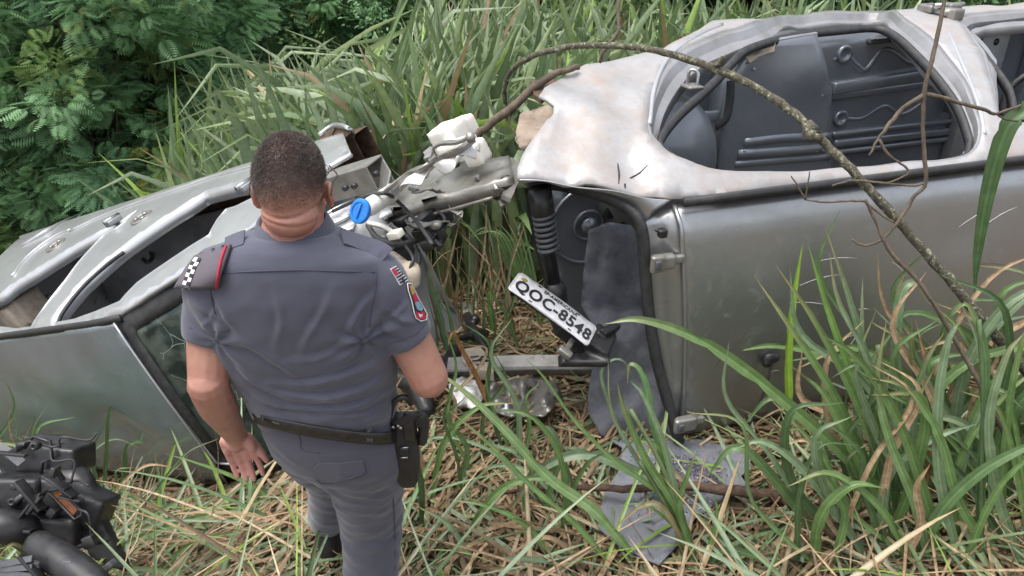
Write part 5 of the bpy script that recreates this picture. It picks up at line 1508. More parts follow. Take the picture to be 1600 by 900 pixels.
# ------------------------------------------------------------------ metal debris between the wrecks
def build_debris():
    G = lambda px, py, l=.05: on_ground(px, py, l)
    # crash beam
    p0, p1 = G(700, 574, .12), G(925, 570, .10)
    d = nrm(p1 - p0); up = nrm([0, -.35, .94]); s = nrm(np.cross(d, up))
    bm_ = thing('bumper_beam', (p0 + p1) / 2 - [0, 0, .1], 'pale metal bumper beam with slots lying in the straw between the wrecks', 'bumper beam')
    V, F = sweep(catmull([p0, p0 * .5 + p1 * .5 + up * .008, p1], 6), [(-.045, -.025), (-.045, .028), (.03, .034), (.045, .02), (.045, -.025)], up)
    mk('beam', (V, F), M['bare_metal'], bm_, smooth=False, bevel=.004)
    fp = [p0 * (1 - t) + p1 * t - up * .035 + s * o for t, o in ((.10, .03), (.62, .03), (.55, .16), (.30, .18), (.12, .12))]
    lf = mk('lower_flange', prism(fp, -up * .008), M['bare_metal'], bm_, smooth=False, bevel=.003)
    for t in (.22, .38, .50):
        cc = p0 * (1 - t) + p1 * t - up * .030 + s * .055
        mk('slot', prism([cc + d * a + s * b_ for a, b_ in ((-.03, -.01), (.03, -.01), (.036, 0), (.03, .01), (-.03, .01), (-.036, 0))], up * .002), M['ink'], lf, smooth=False)
    cb = p0 * .74 + p1 * .26 + up * .05
    mk('cable_clip', remesh(join([obox(cb, d * .022, s * .022, up * .02), limb([cb, cb - d * .03 + up * .01], [.012, .006])]), .006, 2)[:2], M['black_plastic'], bm_)
    mk('cable', tube(catmull([p0 + s * .20, p0 * .8 + p1 * .2 + s * .15 + up * .02, p0 * .55 + p1 * .45 + s * .17, p0 * .35 + p1 * .65 + s * .12 + up * .02], 6), .006, 7), M['rubber'], bm_)
    # crumpled pan under the beam
    def crumpled(name, poly, m, lift, amp, label, cat):
        V, F = sheet(poly, (), 6, lambda p: on_ground(p[0], p[1], lift + amp * noise.noise(Vector((p[0] * .03, p[1] * .03, lift * 50))) + amp * .6 * noise.noise(Vector((p[0] * .09, p[1] * .07, 4)))))
        o = mk(name, (V, F), m, None, solid=.006)
        tag(o, label, cat)
        return o
    a = crumpled('crumpled_panel', [(748, 610), (775, 592), (830, 590), (870, 596), (880, 625), (850, 650), (800, 652), (762, 640)], M['bare_metal'], .10, .09, 'crumpled grey sheet metal pan half buried in dry grass below the beam', 'metal panel')
    c = on_ground(792, 636, .12)
    mk('bolt', loft([ring(c + np.array([0, 0, h]), CR * r, np.array([0, r, 0]), 14) for r, h in ((.028, -.03), (.028, 0), (.012, .002), (.012, .02))]), M['steel'], a)
    b_ = crumpled('crumpled_panel', [(700, 600), (722, 588), (748, 596), (756, 622), (742, 640), (716, 634)], M['white_paint'], .12, .10, 'small white crumpled body fragment at the left end of the beam', 'metal panel')
    # cardboard-coloured block with print and black pipework
    q = [on_ground(x, y, .16) for x, y in ((722, 545), (750, 540), (768, 560), (772, 580), (742, 576), (720, 562))]
    o = mk('insulation_block', prism(q, np.array([0, .02, -.08])), M['cream_block'], None, smooth=False, bevel=.008)
    tag(o, 'cream insulation block with dark markings beside black pipes', 'block')
    for (x0, y0, x1, y1) in ((735, 558, 748, 556), (738, 564, 752, 562), (744, 570, 756, 568)):
        mk('marking', tube([on_ground(x0, y0, .167), on_ground(x1, y1, .167)], .004, 5), M['ink'], o)
    pc = [limb([on_ground(730, 495, .12), on_ground(738, 512, .16), on_ground(752, 535, .16), on_ground(766, 560, .12)], [.03, .024, .02, .018]), limb([on_ground(722, 528, .12), on_ground(742, 522, .16), on_ground(760, 520, .12)], [.02, .03, .02]),
          ellipsoid(on_ground(742, 500, .18), CR * .03, CU * .03, CF * .03), limb([on_ground(712, 548, .08), on_ground(700, 575, .08), on_ground(716, 600, .06)], [.04, .05, .03])]
    o = mk('pipe_bundle', remesh(join(pc), .009, 2)[:2], M['black_plastic'], None)
    tag(o, 'black plastic pipework standing in straw between the wrecks', 'pipe')
    q = [on_ground(x, y, .06) for x, y in ((722, 476), (738, 480), (742, 506), (728, 512), (718, 498))]
    o = mk('bracket', prism(q, np.array([0, .01, .012])), M['bare_metal'], None, smooth=False, bevel=.003)
    tag(o, 'small perforated grey bracket above the black pipework', 'bracket')
    for f in (.3, .55):
        c = q[0] * (1 - f) + q[2] * f + np.array([0, .0, .013])
        mk('hole', tube([c, c + np.array([0, -.001, .003])], .008, 10), M['ink'], o)
    # dark mud flap / lamp shells behind the officer's belt
    o = mk('arch_shell', remesh(join([limb([on_ground(625, 590, .22), on_ground(650, 600, .16), on_ground(668, 640, .08)], [.05, .07, .04]), limb([on_ground(640, 560, .2), on_ground(655, 590, .2)], [.04, .05])]), .012, 3)[:2], M['black_plastic'], None)
    tag(o, 'torn black wheel arch shell lying beyond the officer\'s holster', 'wheel arch')
build_debris()

# ------------------------------------------------------------------ black ducting thrown out at the foot of the roof
def build_dash():
    G = lambda px, py, l: on_ground(px, py, l)
    c = on_ground(90, 800, .0)
    root = thing('dashboard_duct', c, 'broken black dashboard air duct assembly lying in grass under the rolled roof', 'dashboard')
    bp = M['black_plastic']
    q = lambda x, y, dd: CAM + ray(x, y) * dd
    D = 2.80
    # upper housing with square mouth
    h1 = remesh(join([obox(q(98, 712, D + .1), CR * .09 + CU * -.01, CU * .05, CF * .08), obox(q(62, 708, D + .1), CR * .045, CU * .06, CF * .08), limb([q(60, 690, D + .1), q(100, 700, D + .12), q(118, 730, D + .08)], [.035, .045, .04])]), .012, 3)
    mk('upper_housing', h1[:2], bp, root)
    mk('housing_rim', tube([q(x, y, D + .0) for x, y in ((38, 700), (52, 682), (78, 690), (82, 716), (66, 722), (64, 745))], .007, 7), bp, root)
    # main shell with slanted ribs
    h2 = remesh(join([obox(q(118, 780, D), CR * .12 - CU * .05, CU * .05 + CR * .02, CF * .07), obox(q(150, 830, D - .02), CR * .07 - CU * .03, CU * .12 + CR * -.06, CF * .03), limb([q(80, 745, D + .05), q(120, 752, D + .05), q(135, 775, D)], [.05, .06, .04])]), .012, 3)
    mk('main_shell', h2[:2], bp, root)
    # square duct mouth
    mouth = [q(*p, D - .10) for p in ((48, 800), (66, 784), (90, 796), (72, 820))]
    mc = np.mean(mouth, 0)
    mm = catmull(mouth, 1, True)
    mo = np.array([mc + (p - mc) * 1.0 for p in mouth]); mi = np.array([mc + (p - mc) * .82 for p in mouth])
    back = np.array([p + CF * .10 - CU * .03 for p in mi]); bo = np.array([p + CF * .12 - CU * .03 for p in mo])
    mk('square_duct', loft([bo, mo, mi, back], caps=False), bp, root, smooth=False, bevel=.003)
    mk('duct_floor', prism(list(back), CF * .004), M['ink'], root, smooth=False)
    mk('duct_vane', prism([mi[0] * .5 + mi[1] * .5 + CF * .01, mi[2] * .5 + mi[3] * .5 + CF * .01, back[2] * .5 + back[3] * .5, back[0] * .5 + back[1] * .5], CR * .004), bp, root, smooth=False)
    # round pipes
    mk('round_pipe', limb([q(-40, 815, D - .15), q(5, 822, D - .16), q(38, 830, D - .12), q(52, 848, D - .06)], [.055, .06, .06, .05], 18), bp, root)
    mk('round_pipe', limb([q(62, 852, D - .22), q(88, 870, D - .26), q(120, 892, D - .3), q(150, 915, D - .34)], [.05, .055, .055, .05], 18), bp, root)
    mk('flap_shaft', tube(catmull([q(20, 790, D - .1), q(30, 778, D - .12), q(44, 770, D - .1), q(40, 785, D - .08)], 5), .010, 8), M['grey_plastic'], root)
    mk('orange_vent_flap', prism([q(*p, D - .11) for p in ((80, 770), (92, 768), (122, 796), (112, 808))], CF * .01), M['orange_plastic'], root, smooth=False, bevel=.002)
    mk('vent_frame', tube([q(*p, D - .115) for p in ((74, 768), (94, 764), (126, 796), (128, 804), (116, 812), (74, 768))], .006, 7), bp, root)
    lb = mk('lower_body', remesh(join([obox(q(35, 780, D - .02), CR * .10, CU * .09, CF * .07), obox(q(95, 830, D - .05), CR * .08, CU * .06, CF * .06), obox(q(20, 740, D + .05), CR * .12 - CU * .07, CU * .02, CF * .05)]), .012, 2)[:2], bp, root)
    mk('silver_strip', sweep([q(-20, 688, D - .02), q(12, 706, D - .02), q(34, 724, D - .02)], [(-.016, -.004), (.016, -.004), (.016, .004), (-.016, .004)], nrm(CU - CF)), M['grey_plastic'], root, smooth=False)
    for k in range(5):
        a = q(-10 + k * 4, 880 + k * 5, D - .34); b_ = q(50, 868 + k * 14, D - .34)
        mk('louvre', prism([a, b_, b_ + CU * -.018 + CF * -.004, a + CU * -.018 + CF * -.004], CF * .006), M['grey_plastic'], root, smooth=False)
    mk('louvre_tray', obox(q(18, 900, D - .30), CR * .10, CU * .05, CF * .02), M['grey_plastic'], root, bevel=.006)
    hr3 = random.Random(21)
    for k in range(34):
        x, y = hr3.uniform(-5, 175), hr3.uniform(690, 890)
        if x > 60 + (y - 690) * .6 + 40: continue
        dd = D - .16 + hr3.uniform(-.04, .05) - max(0, (y - 820)) * .002
        c_ = q(x, y, dd)
        a = hr3.uniform(-1, 1); f = nrm(CR * math.cos(a) + CU * math.sin(a)); u = nrm(CU * math.cos(a) - CR * math.sin(a))
        t = hr3.random()
        if t < .45:
            mk('rib', obox(c_, f * hr3.uniform(.03, .07), u * hr3.uniform(.003, .006), CF * hr3.uniform(.01, .03)), bp, root, bevel=.0015)
        elif t < .7:
            mk('clip', obox(c_, f * hr3.uniform(.008, .02), u * hr3.uniform(.008, .02), CF * .02), bp if hr3.random() < .7 else M['grey_plastic'], root, bevel=.003)
        elif t < .88:
            mk('cable', tube(catmull([c_, c_ + f * .04 + u * hr3.uniform(-.03, .03) - CF * .02, c_ + f * .09 + u * hr3.uniform(-.05, .05), c_ + f * .13 - u * .05], 5), .004, 6), M['rubber'], root)
        else:
            mk('screw_boss', loft([ring(c_ - CF * h, f * r, u * r, 12) for r, h in ((.014, -.03), (.014, 0), (.007, .0), (.006, -.01))]), bp, root)
    mk('support_leg', obox(on_ground(100, 835, .06), CR * .12, np.array([0, .1, 0]), np.array([0, 0, .08])), bp, root, bevel=.01)
build_dash()

# ------------------------------------------------------------------ branches
def branch(name, pts, rad, m, label, cat='branch', twigs=(), smooth=6, group=None):
    P = catmull([at_y(*p) for p in pts], smooth)
    jit = rng.normal(0, rad[0] * .12, P.shape)
    root = thing(name, P[0], label, cat, group)
    mk('stem', tube(P + jit, rad, 9, noise_amp=.12), m, root)
    for tp, tr in twigs:
        Q = catmull([at_y(*p) for p in tp], 4)
        mk('twig', tube(Q + rng.normal(0, tr[0] * .15, Q.shape), tr, 6, noise_amp=.1), m, root)
    return root
branch('arched_branch', [(790, 175, 3.35), (789, 135, 3.30), (804, 105, 3.22), (850, 81, 3.12), (920, 71, 3.02), (1010, 76, 2.92), (1090, 98, 2.85), (1170, 131, 2.78), (1240, 176, 2.68), (1270, 207, 2.62), (1330, 265, 2.54), (1400, 342, 2.50), (1470, 422, 2.46), (1530, 492, 2.42), (1600, 577, 2.40), (1700, 700, 2.38), (1790, 800, 2.4)],
       [.009, .011, .012, .013, .015, .015, .017, .018, .019, .020], M['bark_lichen'], 'long lichen-spotted branch arching over the grey wreck roof',
       twigs=[([(1108, 104, 2.84), (1122, 98, 2.82), (1134, 88, 2.80)], [.014, .012, .006]), ([(1262, 200, 2.62), (1270, 212, 2.58), (1280, 212, 2.56)], [.026, .026, .016])])
branch('fallen_stick', [(742, 216, 3.15), (770, 190, 3.15), (800, 168, 3.15), (832, 138, 3.16), (868, 116, 3.2), (905, 104, 3.25)], [.017, .018, .018, .017, .014, .012], M['bark'], 'thick grey brown stick leaning from the white bottle to the dirty panel',
       twigs=[([(790, 178, 3.15), (796, 196, 3.14), (815, 220, 3.1)], [.008, .006, .004])])
branch('hanging_vine', [(968, -20, 3.3), (966, 20, 3.25), (966, 48, 3.2), (955, 66, 3.18), (942, 82, 3.18), (938, 97, 3.2)], [.007, .008, .007], M['bark'], 'thin dark vine hanging down onto the arched branch', 'vine')
branch('dead_twig', [(1478, -15, 2.50), (1462, 70, 2.46), (1445, 140, 2.44), (1442, 210, 2.42), (1446, 285, 2.40), (1430, 305, 2.39), (1408, 340, 2.38), (1380, 372, 2.37), (1352, 384, 2.36), (1330, 374, 2.36)], [.006, .007, .0065, .006, .005, .0035], M['bark'], 'slender grey twig hanging across the empty door opening',
       twigs=[([(1444, 148, 2.44), (1410, 170, 2.43), (1385, 200, 2.42), (1372, 218, 2.42), (1358, 242, 2.41)], [.008, .008, .005, .004]), ([(1446, 146, 2.44), (1490, 158, 2.46), (1540, 172, 2.47), (1556, 177, 2.48), (1596, 164, 2.48)], [.007, .006, .004]), ([(1374, 218, 2.42), (1386, 240, 2.41), (1402, 252, 2.41), (1420, 268, 2.40), (1398, 282, 2.4), (1376, 288, 2.4)], [.005, .004, .003]),
              ([(1446, 286, 2.4), (1420, 290, 2.4), (1340, 282, 2.4), (1300, 290, 2.39)], [.005, .004, .003]), ([(1556, 177, 2.48), (1570, 186, 2.48), (1590, 190, 2.48)], [.004, .003])])
branch('grey_sapling', [(1352, 312, 2.35), (1368, 345, 2.34), (1392, 395, 2.32), (1435, 440, 2.30), (1480, 510, 2.27), (1530, 600, 2.22), (1575, 690, 2.18), (1625, 800, 2.14), (1660, 880, 2.1)], [.005, .0065, .0075, .008, .008, .008], M['bark'], 'thin straight grey sapling stem leaning below the arched branch',
       twigs=[([(1355, 315, 2.35), (1330, 313, 2.35), (1290, 316, 2.35), (1258, 312, 2.35)], [.005, .004, .003]), ([(1258, 312, 2.35), (1246, 290, 2.35), (1236, 275, 2.35)], [.003, .002]), ([(1258, 312, 2.35), (1262, 290, 2.35), (1265, 268, 2.35)], [.003, .002]), ([(1355, 318, 2.35), (1380, 338, 2.34), (1398, 348, 2.34)], [.004, .003])])
def log():
    pts = [(770, 772), (850, 763), (930, 762), (1000, 763), (1070, 760), (1150, 768), (1210, 776), (1250, 790), (1285, 812), (1310, 842)]
    P = catmull([on_ground(x, y, .155 if 900 < x < 1210 else .075) for x, y in pts], 5)
    r = thing('fallen_root', P[0] - [0, 0, .03], 'brown fallen root lying across the grey carpet', 'root')
    mk('stem', tube(P + rng.normal(0, .002, P.shape), [.006, .010, .013, .015, .017, .021, .024, .03, .036, .03], 10, noise_amp=.1), M['root_bark'], r)
    mk('stub', tube([P[30], P[30] + np.array([.05, -.02, .05]), P[30] + np.array([.09, -.03, .07])], [.014, .011, .006], 8, noise_amp=.1), M['root_bark'], r)
log()

# ------------------------------------------------------------------ vegetation
def blades(root, phi, lean, length, width, droop, kink, kpos, colr, tipc, segs=8, fold=.25, facing=0.0):
    """many grass blades at once -> V, F, colours"""
    n = len(root)
    s = np.linspace(0, 1, segs + 1)
    th = lean[:, None] + droop[:, None] * s[None] ** 1.6 + kink[:, None] / (1 + np.exp(-(s[None] - kpos[:, None]) * 28))
    th = np.clip(th, 0, 2.95)
    tm = .5 * (th[:, 1:] + th[:, :-1])
    ds = length[:, None] / segs
    h = np.concatenate([np.zeros((n, 1)), np.cumsum(np.sin(tm) * ds, 1)], 1)
    v = np.concatenate([np.zeros((n, 1)), np.cumsum(np.cos(tm) * ds, 1)], 1)
    wob = (rng.normal(0, .03, (n, 1)) * length[:, None]) * s[None] ** 2
    cp, sp = np.cos(phi)[:, None], np.sin(phi)[:, None]
    C = np.stack([root[:, 0:1] + h * cp - wob * sp, root[:, 1:2] + h * sp + wob * cp, root[:, 2:3] + v], -1)
    tw = rng.normal(0, .35, (n, 1)) + rng.normal(0, .6, (n, 1)) * s[None]
    side = np.stack([-sp * np.cos(tw), cp * np.cos(tw), np.sin(tw)], -1)
    wp = width[:, None] * np.minimum(1, .35 + s[None] * 5) * np.maximum(.02, 1 - s[None] ** 3)
    T = np.gradient(C, axis=1)
    T /= np.linalg.norm(T, axis=2, keepdims=True) + 1e-9
    if facing:
        f = rng.normal(0, .45, (n, 1, 3)) + np.array([0, -1, .5])
        s2 = np.cross(T, f / np.linalg.norm(f, axis=2, keepdims=True))
        side = np.where((rng.random(n) < facing)[:, None, None], s2, side)
    side = side - T * np.sum(side * T, -1, keepdims=True)
    side /= np.linalg.norm(side, axis=2, keepdims=True) + 1e-9
    nr = np.cross(T, side)
    a = C - side * wp[..., None] * .5 + nr * wp[..., None] * fold
    b = C + side * wp[..., None] * .5 + nr * wp[..., None] * fold
    V = np.stack([a, C, b], 2)                       # n, segs+1, 3, 3
    m = (segs + 1) * 3
    i = np.arange(segs)[:, None] * 3 + np.arange(2)[None]
    q = np.stack([i, i + 1, i + 4, i + 3], -1).reshape(-1, 4)
    F = (q[None] + (np.arange(n) * m)[:, None, None]).reshape(-1, 4)
    k = np.clip((s[None] - .55) / .45, 0, 1)[..., None] ** 2
    c = colr[:, None, :] * (1 - k) + tipc[:, None, :] * k
    c = np.repeat(c[:, :, None, :], 3, 2)
    c[:, :, 1] *= 1.18
    return V.reshape(-1, 3), F, c.reshape(-1, 3)

GREENS = np.array([[.15, .225, .105], [.19, .26, .155], [.255, .32, .22], [.235, .30, .15], [.135, .195, .105], [.22, .33, .075]])
DRY = np.array([[.31, .225, .135], [.39, .295, .185], [.18, .125, .075], [.47, .385, .265], [.25, .19, .125]])
def pick(arr, n, p=None):
    c = arr[rng.choice(len(arr), n, p=p)]
    return c * rng.uniform(.8, 1.2, (n, 1))

def stuff(name, V, F, c, m, label):
    o = bpy.data.objects.new(name, mesh_of(name, V, F, m, True, c))
    col.objects.link(o)
    tag(o, label, None, kind='stuff')
    return o

def proj(P):
    d = P - CAM
    z = d @ CF
    return 800 + FPX * (d @ CR) / z, 450 - FPX * (d @ CU) / z, z

def clear_of_wrecks(P, marg=0.0):
    x, y = P[:, 0], P[:, 1]
    s = (x - RB[0]) * FB[0] + (y - RB[1]) * FB[1]
    n = (x - RB[0]) * NB[0] + (y - RB[1]) * NB[1]
    inb = (s > -.62 - marg) & (s < 3.4) & (n > -.12 - marg) & (n < 1.42 + marg)
    Pm = np.column_stack([x, y, P[:, 2] + .5]) - TA
    ax_, az_ = Pm @ FA, Pm @ UA
    ina = (ax_ > -2.8) & (ax_ < 2.3) & (az_ > -.1 - marg) & (az_ < 1.6 + marg)
    return ~(inb | ina)

def drop_in_wrecks(V, F, c, m):
    P = V.reshape(-1, m, 3)
    d = P - RB
    s, n = d @ FB, d @ NB
    inb = (s > -.65) & (s < 3.4) & (n > -.25) & (n < 1.3) & (P[..., 2] < 1.8)
    d = P - TA
    xx, yy, zz = d @ FA, d @ LA, d @ UA
    ina = (xx > -2.8) & (xx < 2.3) & (np.abs(yy) < .9) & (zz > -.05) & (zz < 1.6)
    ok = ~(inb | ina).any(1)
    V2, c2 = P[ok].reshape(-1, 3), c.reshape(-1, m, 3)[ok].reshape(-1, 3)
    F2 = F[:len(F) // len(P)][None] + (np.arange(ok.sum()) * m)[:, None, None]
    return V2, F2.reshape(-1, 4), c2

# ---- tall grass standing behind the wrecks
def tall_grass():
    N = 2100
    x = np.concatenate([rng.uniform(-3.6, 3.6, 1300), rng.uniform(-3.0, .2, 800)]); y = np.concatenate([rng.uniform(3.4, 8.2, 1300), rng.uniform(4.4, 7.0, 800)])
    P = np.column_stack([x, y, gz(x, y)])
    ok = clear_of_wrecks(P, .08)
    px, py, _ = proj(P + [0, 0, 1.2])
    edge = 250 + 60 * np.sin(y * 5)
    ok &= ~((x > -1.0) & (x < .35) & (y < 4.3))
    ok &= (px > edge) | ((px > 120) & (rng.random(N) < .10))
    ok &= ~((px < 520) & (y > 6.6))
    back = np.clip((y - 3.4) / 4, 0, 1)
    P = P[ok]; n = len(P)
    k = rng.integers(4, 9, n)
    R = np.repeat(P, k, 0) + rng.normal(0, .07, (k.sum(), 3)) * [1, 1, 0]
    R[:, 2] = gz(R[:, 0], R[:, 1]) - .02
    cl = np.repeat(rng.uniform(.8, 1.12, n), k)
    m = len(R)
    hgt = (1.42 - R[:, 2]) * rng.uniform(.55, 1.12, m) * cl
    near = np.clip((4.6 - R[:, 1]) / 1.0, 0, 1)
    hgt *= 1 - .30 * near
    phi = rng.uniform(0, 2 * np.pi, m)
    kink = np.where(rng.random(m) < .5, rng.uniform(.6, 2.2, m), 0)
    col_ = pick(GREENS, m, [.22, .25, .22, .15, .1, .06])
    dry = rng.random(m) < .05
    col_[dry] = pick(DRY, dry.sum())
    V, F, c = blades(R, phi, np.abs(rng.normal(0, .16, m)), hgt, rng.uniform(.06, .12, m), rng.uniform(.1, .9, m), kink, rng.uniform(.62, .92, m), col_, col_ * [1.1, 1.05, .9], fold=.15, facing=.7)
    # the stand thins out and gets lower towards the thicket
    B = V.reshape(-1, 27, 3)
    hx, hy, _ = proj(B.reshape(-1, 3))
    hx, hy = hx.reshape(-1, 27), hy.reshape(-1, 27)
    top = hy.min(1); xt = hx[np.arange(len(B)), hy.argmin(1)]
    lim = np.interp(xt, [60, 130, 235, 262, 330, 430, 620, 720], [420, 235, 195, 100, 70, 38, 45, -300]) + rng.exponential(28, len(B)) - 6
    ok = (top > lim) & (hx.min(1) > 100) & ~((hx.min(1) < 240) & (rng.random(len(B)) < .72))
    V = B[ok].reshape(-1, 3); c = c.reshape(-1, 27, 3)[ok].reshape(-1, 3); F = F[:len(F) // len(B) * ok.sum()]
    V, F, c = drop_in_wrecks(V, F, c, 27)
    stuff('tall_grass', V, F, c, M['leaf'], 'tall green guinea grass standing behind the wrecks')
tall_grass()

# ---- straw and cut leaves matted over the ground
def litter():
    N = 26000
    x = rng.uniform(-3.2, 3.4, N); y = rng.uniform(.9, 5.2, N) ** 1.0
    dens_ = np.clip(1.35 - (y - 1) / 5.5, .25, 1)
    ok = rng.random(N) < dens_
    x, y = x[ok], y[ok]
    n = len(x)
    phi = rng.uniform(0, 2 * np.pi, n)
    # clumped headings so mats of straw lie together
    phi = np.where(rng.random(n) < .55, .9 * np.sin(x * 2.3 + 1) + 1.1 * np.cos(y * 2.9) + rng.normal(0, .35, n), phi)
    ln = rng.uniform(.08, .45, n)
    wd = rng.uniform(.0025, .009, n)
    segs = 5
    s = np.linspace(-.5, .5, segs + 1)[None]
    bend = rng.normal(0, .5, n)[:, None]
    ang = phi[:, None] + bend * s
    cx = x[:, None] + np.cos(ang) * ln[:, None] * s
    cy = y[:, None] + np.sin(ang) * ln[:, None] * s
    h0_ = rng.uniform(.004, .07, n)[:, None]
    pit = rng.normal(0, .14, n)[:, None]
    cz = gz(cx, cy) + np.maximum(.004, h0_ + pit * ln[:, None] * s - .10 * (s * s) * ln[:, None] * rng.uniform(-1, 1.6, (n, 1)))
    C = np.stack([cx, cy, cz], -1)
    tw = rng.uniform(-.9, .9, n)[:, None]
    sd_ = np.stack([-np.sin(ang) * np.cos(tw), np.cos(ang) * np.cos(tw), np.sin(tw) + 0 * ang], -1)
    w = wd[:, None, None]
    V = np.stack([C - sd_ * w, C + sd_ * w], 2).reshape(-1, 3)
    m = (segs + 1) * 2
    q = np.array([[2 * i, 2 * i + 1, 2 * i + 3, 2 * i + 2] for i in range(segs)])
    F = (q[None] + (np.arange(n) * m)[:, None, None]).reshape(-1, 4)
    c = pick(DRY, n, [.3, .22, .2, .1, .18])
    patch = np.array([noise.noise(Vector((a * 1.1, b * 1.1, 0))) for a, b in zip(x, y)])
    gr = rng.random(n) < np.clip(.24 + .35 * patch, .05, .7)
    c[gr] = pick(GREENS[:5], gr.sum()) * .9
    stuff('straw_litter', V, F, np.repeat(c, m, 0), M['straw'], 'matted dry straw and cut grass covering the ground')
    # long pale stalks lying on top of the mat
    n = 900
    x = rng.uniform(-2.0, 2.6, n); y = rng.uniform(1.2, 3.6, n)
    R = np.column_stack([x, y, gz(x, y) + rng.uniform(.03, .10, n)])
    R = R[clear_of_wrecks(R, -.05)]; n = len(R)
    c = pick(DRY, n, [.2, .3, .1, .25, .15]); gr = rng.random(n) < .25
    c[gr] = pick(GREENS, gr.sum())
    V, F, cc = blades(R, rng.uniform(0, 6.28, n), rng.uniform(1.25, 1.62, n), rng.uniform(.35, .9, n), rng.uniform(.006, .013, n), rng.uniform(-.2, .5, n), np.where(rng.random(n) < .4, rng.normal(0, .6, n), 0), np.full(n, .7), c, c * [1.05, 1.0, .95], 6)
    V[:, 2] = np.maximum(V[:, 2], gz(V[:, 0], V[:, 1]) + .012)
    V, F, cc = drop_in_wrecks(V, F, cc, 21)
    stuff('long_straw', V, F, cc, M['straw'], 'long pale straw stalks lying loose on the matted ground')
    # broader fresh leaves lying flattened
    n = 1500
    x = rng.uniform(-2.6, 2.6, n); y = rng.uniform(1.1, 4.2, n)
    R = np.column_stack([x, y, gz(x, y) + rng.uniform(.01, .05, n)])
    ok = clear_of_wrecks(R, -.05); R = R[ok]; n = len(R)
    px, py, _ = proj(R)
    oncarpet = (px > 930) & (px < 1170) & (py > 560) & (py < 790)
    R = R[~oncarpet]; n = len(R)
    c = pick(GREENS, n, [.25, .25, .2, .15, .1, .05]); dr = rng.random(n) < .3
    c[dr] = pick(DRY, dr.sum())
    V, F, cc = blades(R, rng.uniform(0, 6.28, n), rng.uniform(.9, 1.45, n), rng.uniform(.25, .75, n), rng.uniform(.010, .026, n), rng.uniform(.0, .6, n), np.zeros(n), np.full(n, .7), c, c * [1.2, 1.0, .8], 6)
    V[:, 2] = np.maximum(V[:, 2], gz(V[:, 0], V[:, 1]) + .006)
    stuff('trampled_leaves', V, F, cc, M['leaf'], 'broad green grass leaves trampled flat among the straw')
    # low fresh grass left of the rolled roof and at the feet of both wrecks
    n = 5200
    x = rng.uniform(-4.6, 2.8, n); y = rng.uniform(2.4, 5.0, n)
    R = np.column_stack([x, y, gz(x, y)])
    ok = clear_of_wrecks(R, .0)
    gap = (x > -.9) & (x < .35)
    px, py, _ = proj(R)
    ok &= ((x < -1.5) & (px < 60) & (py > 560)) | (gap & (rng.random(n) < .8)) | ((x > .9) & (y < 3.4) & (rng.random(n) < .25))
    ok &= ~((px > 930) & (px < 1170) & (py > 560)) & ~((px > 690) & (px < 930) & (py > 470) & (rng.random(n) < .9))
    R = R[ok]; n = len(R)
    c = pick(GREENS, n); dr = rng.random(n) < .62 * (R[:, 0] > -1.2)
    c[dr] = pick(DRY, dr.sum())
    V, F, cc = blades(R, rng.uniform(0, 6.28, n), np.abs(rng.normal(0, .5, n)), rng.uniform(.2, .75, n), rng.uniform(.008, .022, n), rng.uniform(.2, 1.6, n), np.zeros(n), np.full(n, .7), c, c * [1.2, 1.0, .8], 6)
    V, F, cc = drop_in_wrecks(V, F, cc, 21)
    stuff('low_grass', V, F, cc, M['leaf'], 'knee-high green and dry grass growing between the wrecks')
litter()

# ---- single leaves drawn one by one
def leaf_mesh(P, width, c0, c1, sub=6, fold=.22, base=.5, twist=0.0, face=None):
    C = catmull(P, sub)
    n = len(C)
    s = np.linspace(0, 1, n)
    T = np.gradient(C, axis=0); T /= np.linalg.norm(T, axis=1)[:, None] + 1e-9
    w = width * np.minimum(1, base + s * 3) * np.maximum(.03, 1 - s ** 3)
    V, cols = [], []
    acr = ((-1, .9), (-.62, 1.1), (-.3, .94), (0, 1.45), (.3, .94), (.62, 1.1), (1, .9))
    ragL = np.where(rng.random(n) < .07, rng.uniform(.5, .85, n), 1); ragR = np.where(rng.random(n) < .07, rng.uniform(.5, .85, n), 1)
    blot = rng.uniform(.88, 1.1, n)
    for i in range(n):
        f = nrm(CAM - C[i]) if face is None else face
        f = nrm(f + np.array([0, 0, .35]))
        sd = nrm(np.cross(T[i], f))
        nn = np.cross(sd, T[i])
        a = twist * (s[i] - .3)
        sd, nn = sd * math.cos(a) + nn * math.sin(a), nn * math.cos(a) - sd * math.sin(a)
        for a_, _m in acr:
            rg = ragL[i] if a_ < -.9 else ragR[i] if a_ > .9 else 1
            V.append(C[i] + sd * w[i] * .5 * a_ * rg + nn * w[i] * fold * abs(a_))
        k = max(0, (s[i] - .6) / .4) ** 1.5
        c = np.array(c0) * (1 - k) + np.array(c1) * k
        cols += [c * m_ * blot[i] for _a, m_ in acr]
    F = [(i * 7 + k, i * 7 + k + 1, i * 7 + k + 8, i * 7 + k + 7) for i in range(n - 1) for k in range(6)]
    return np.array(V), F, np.array(cols)

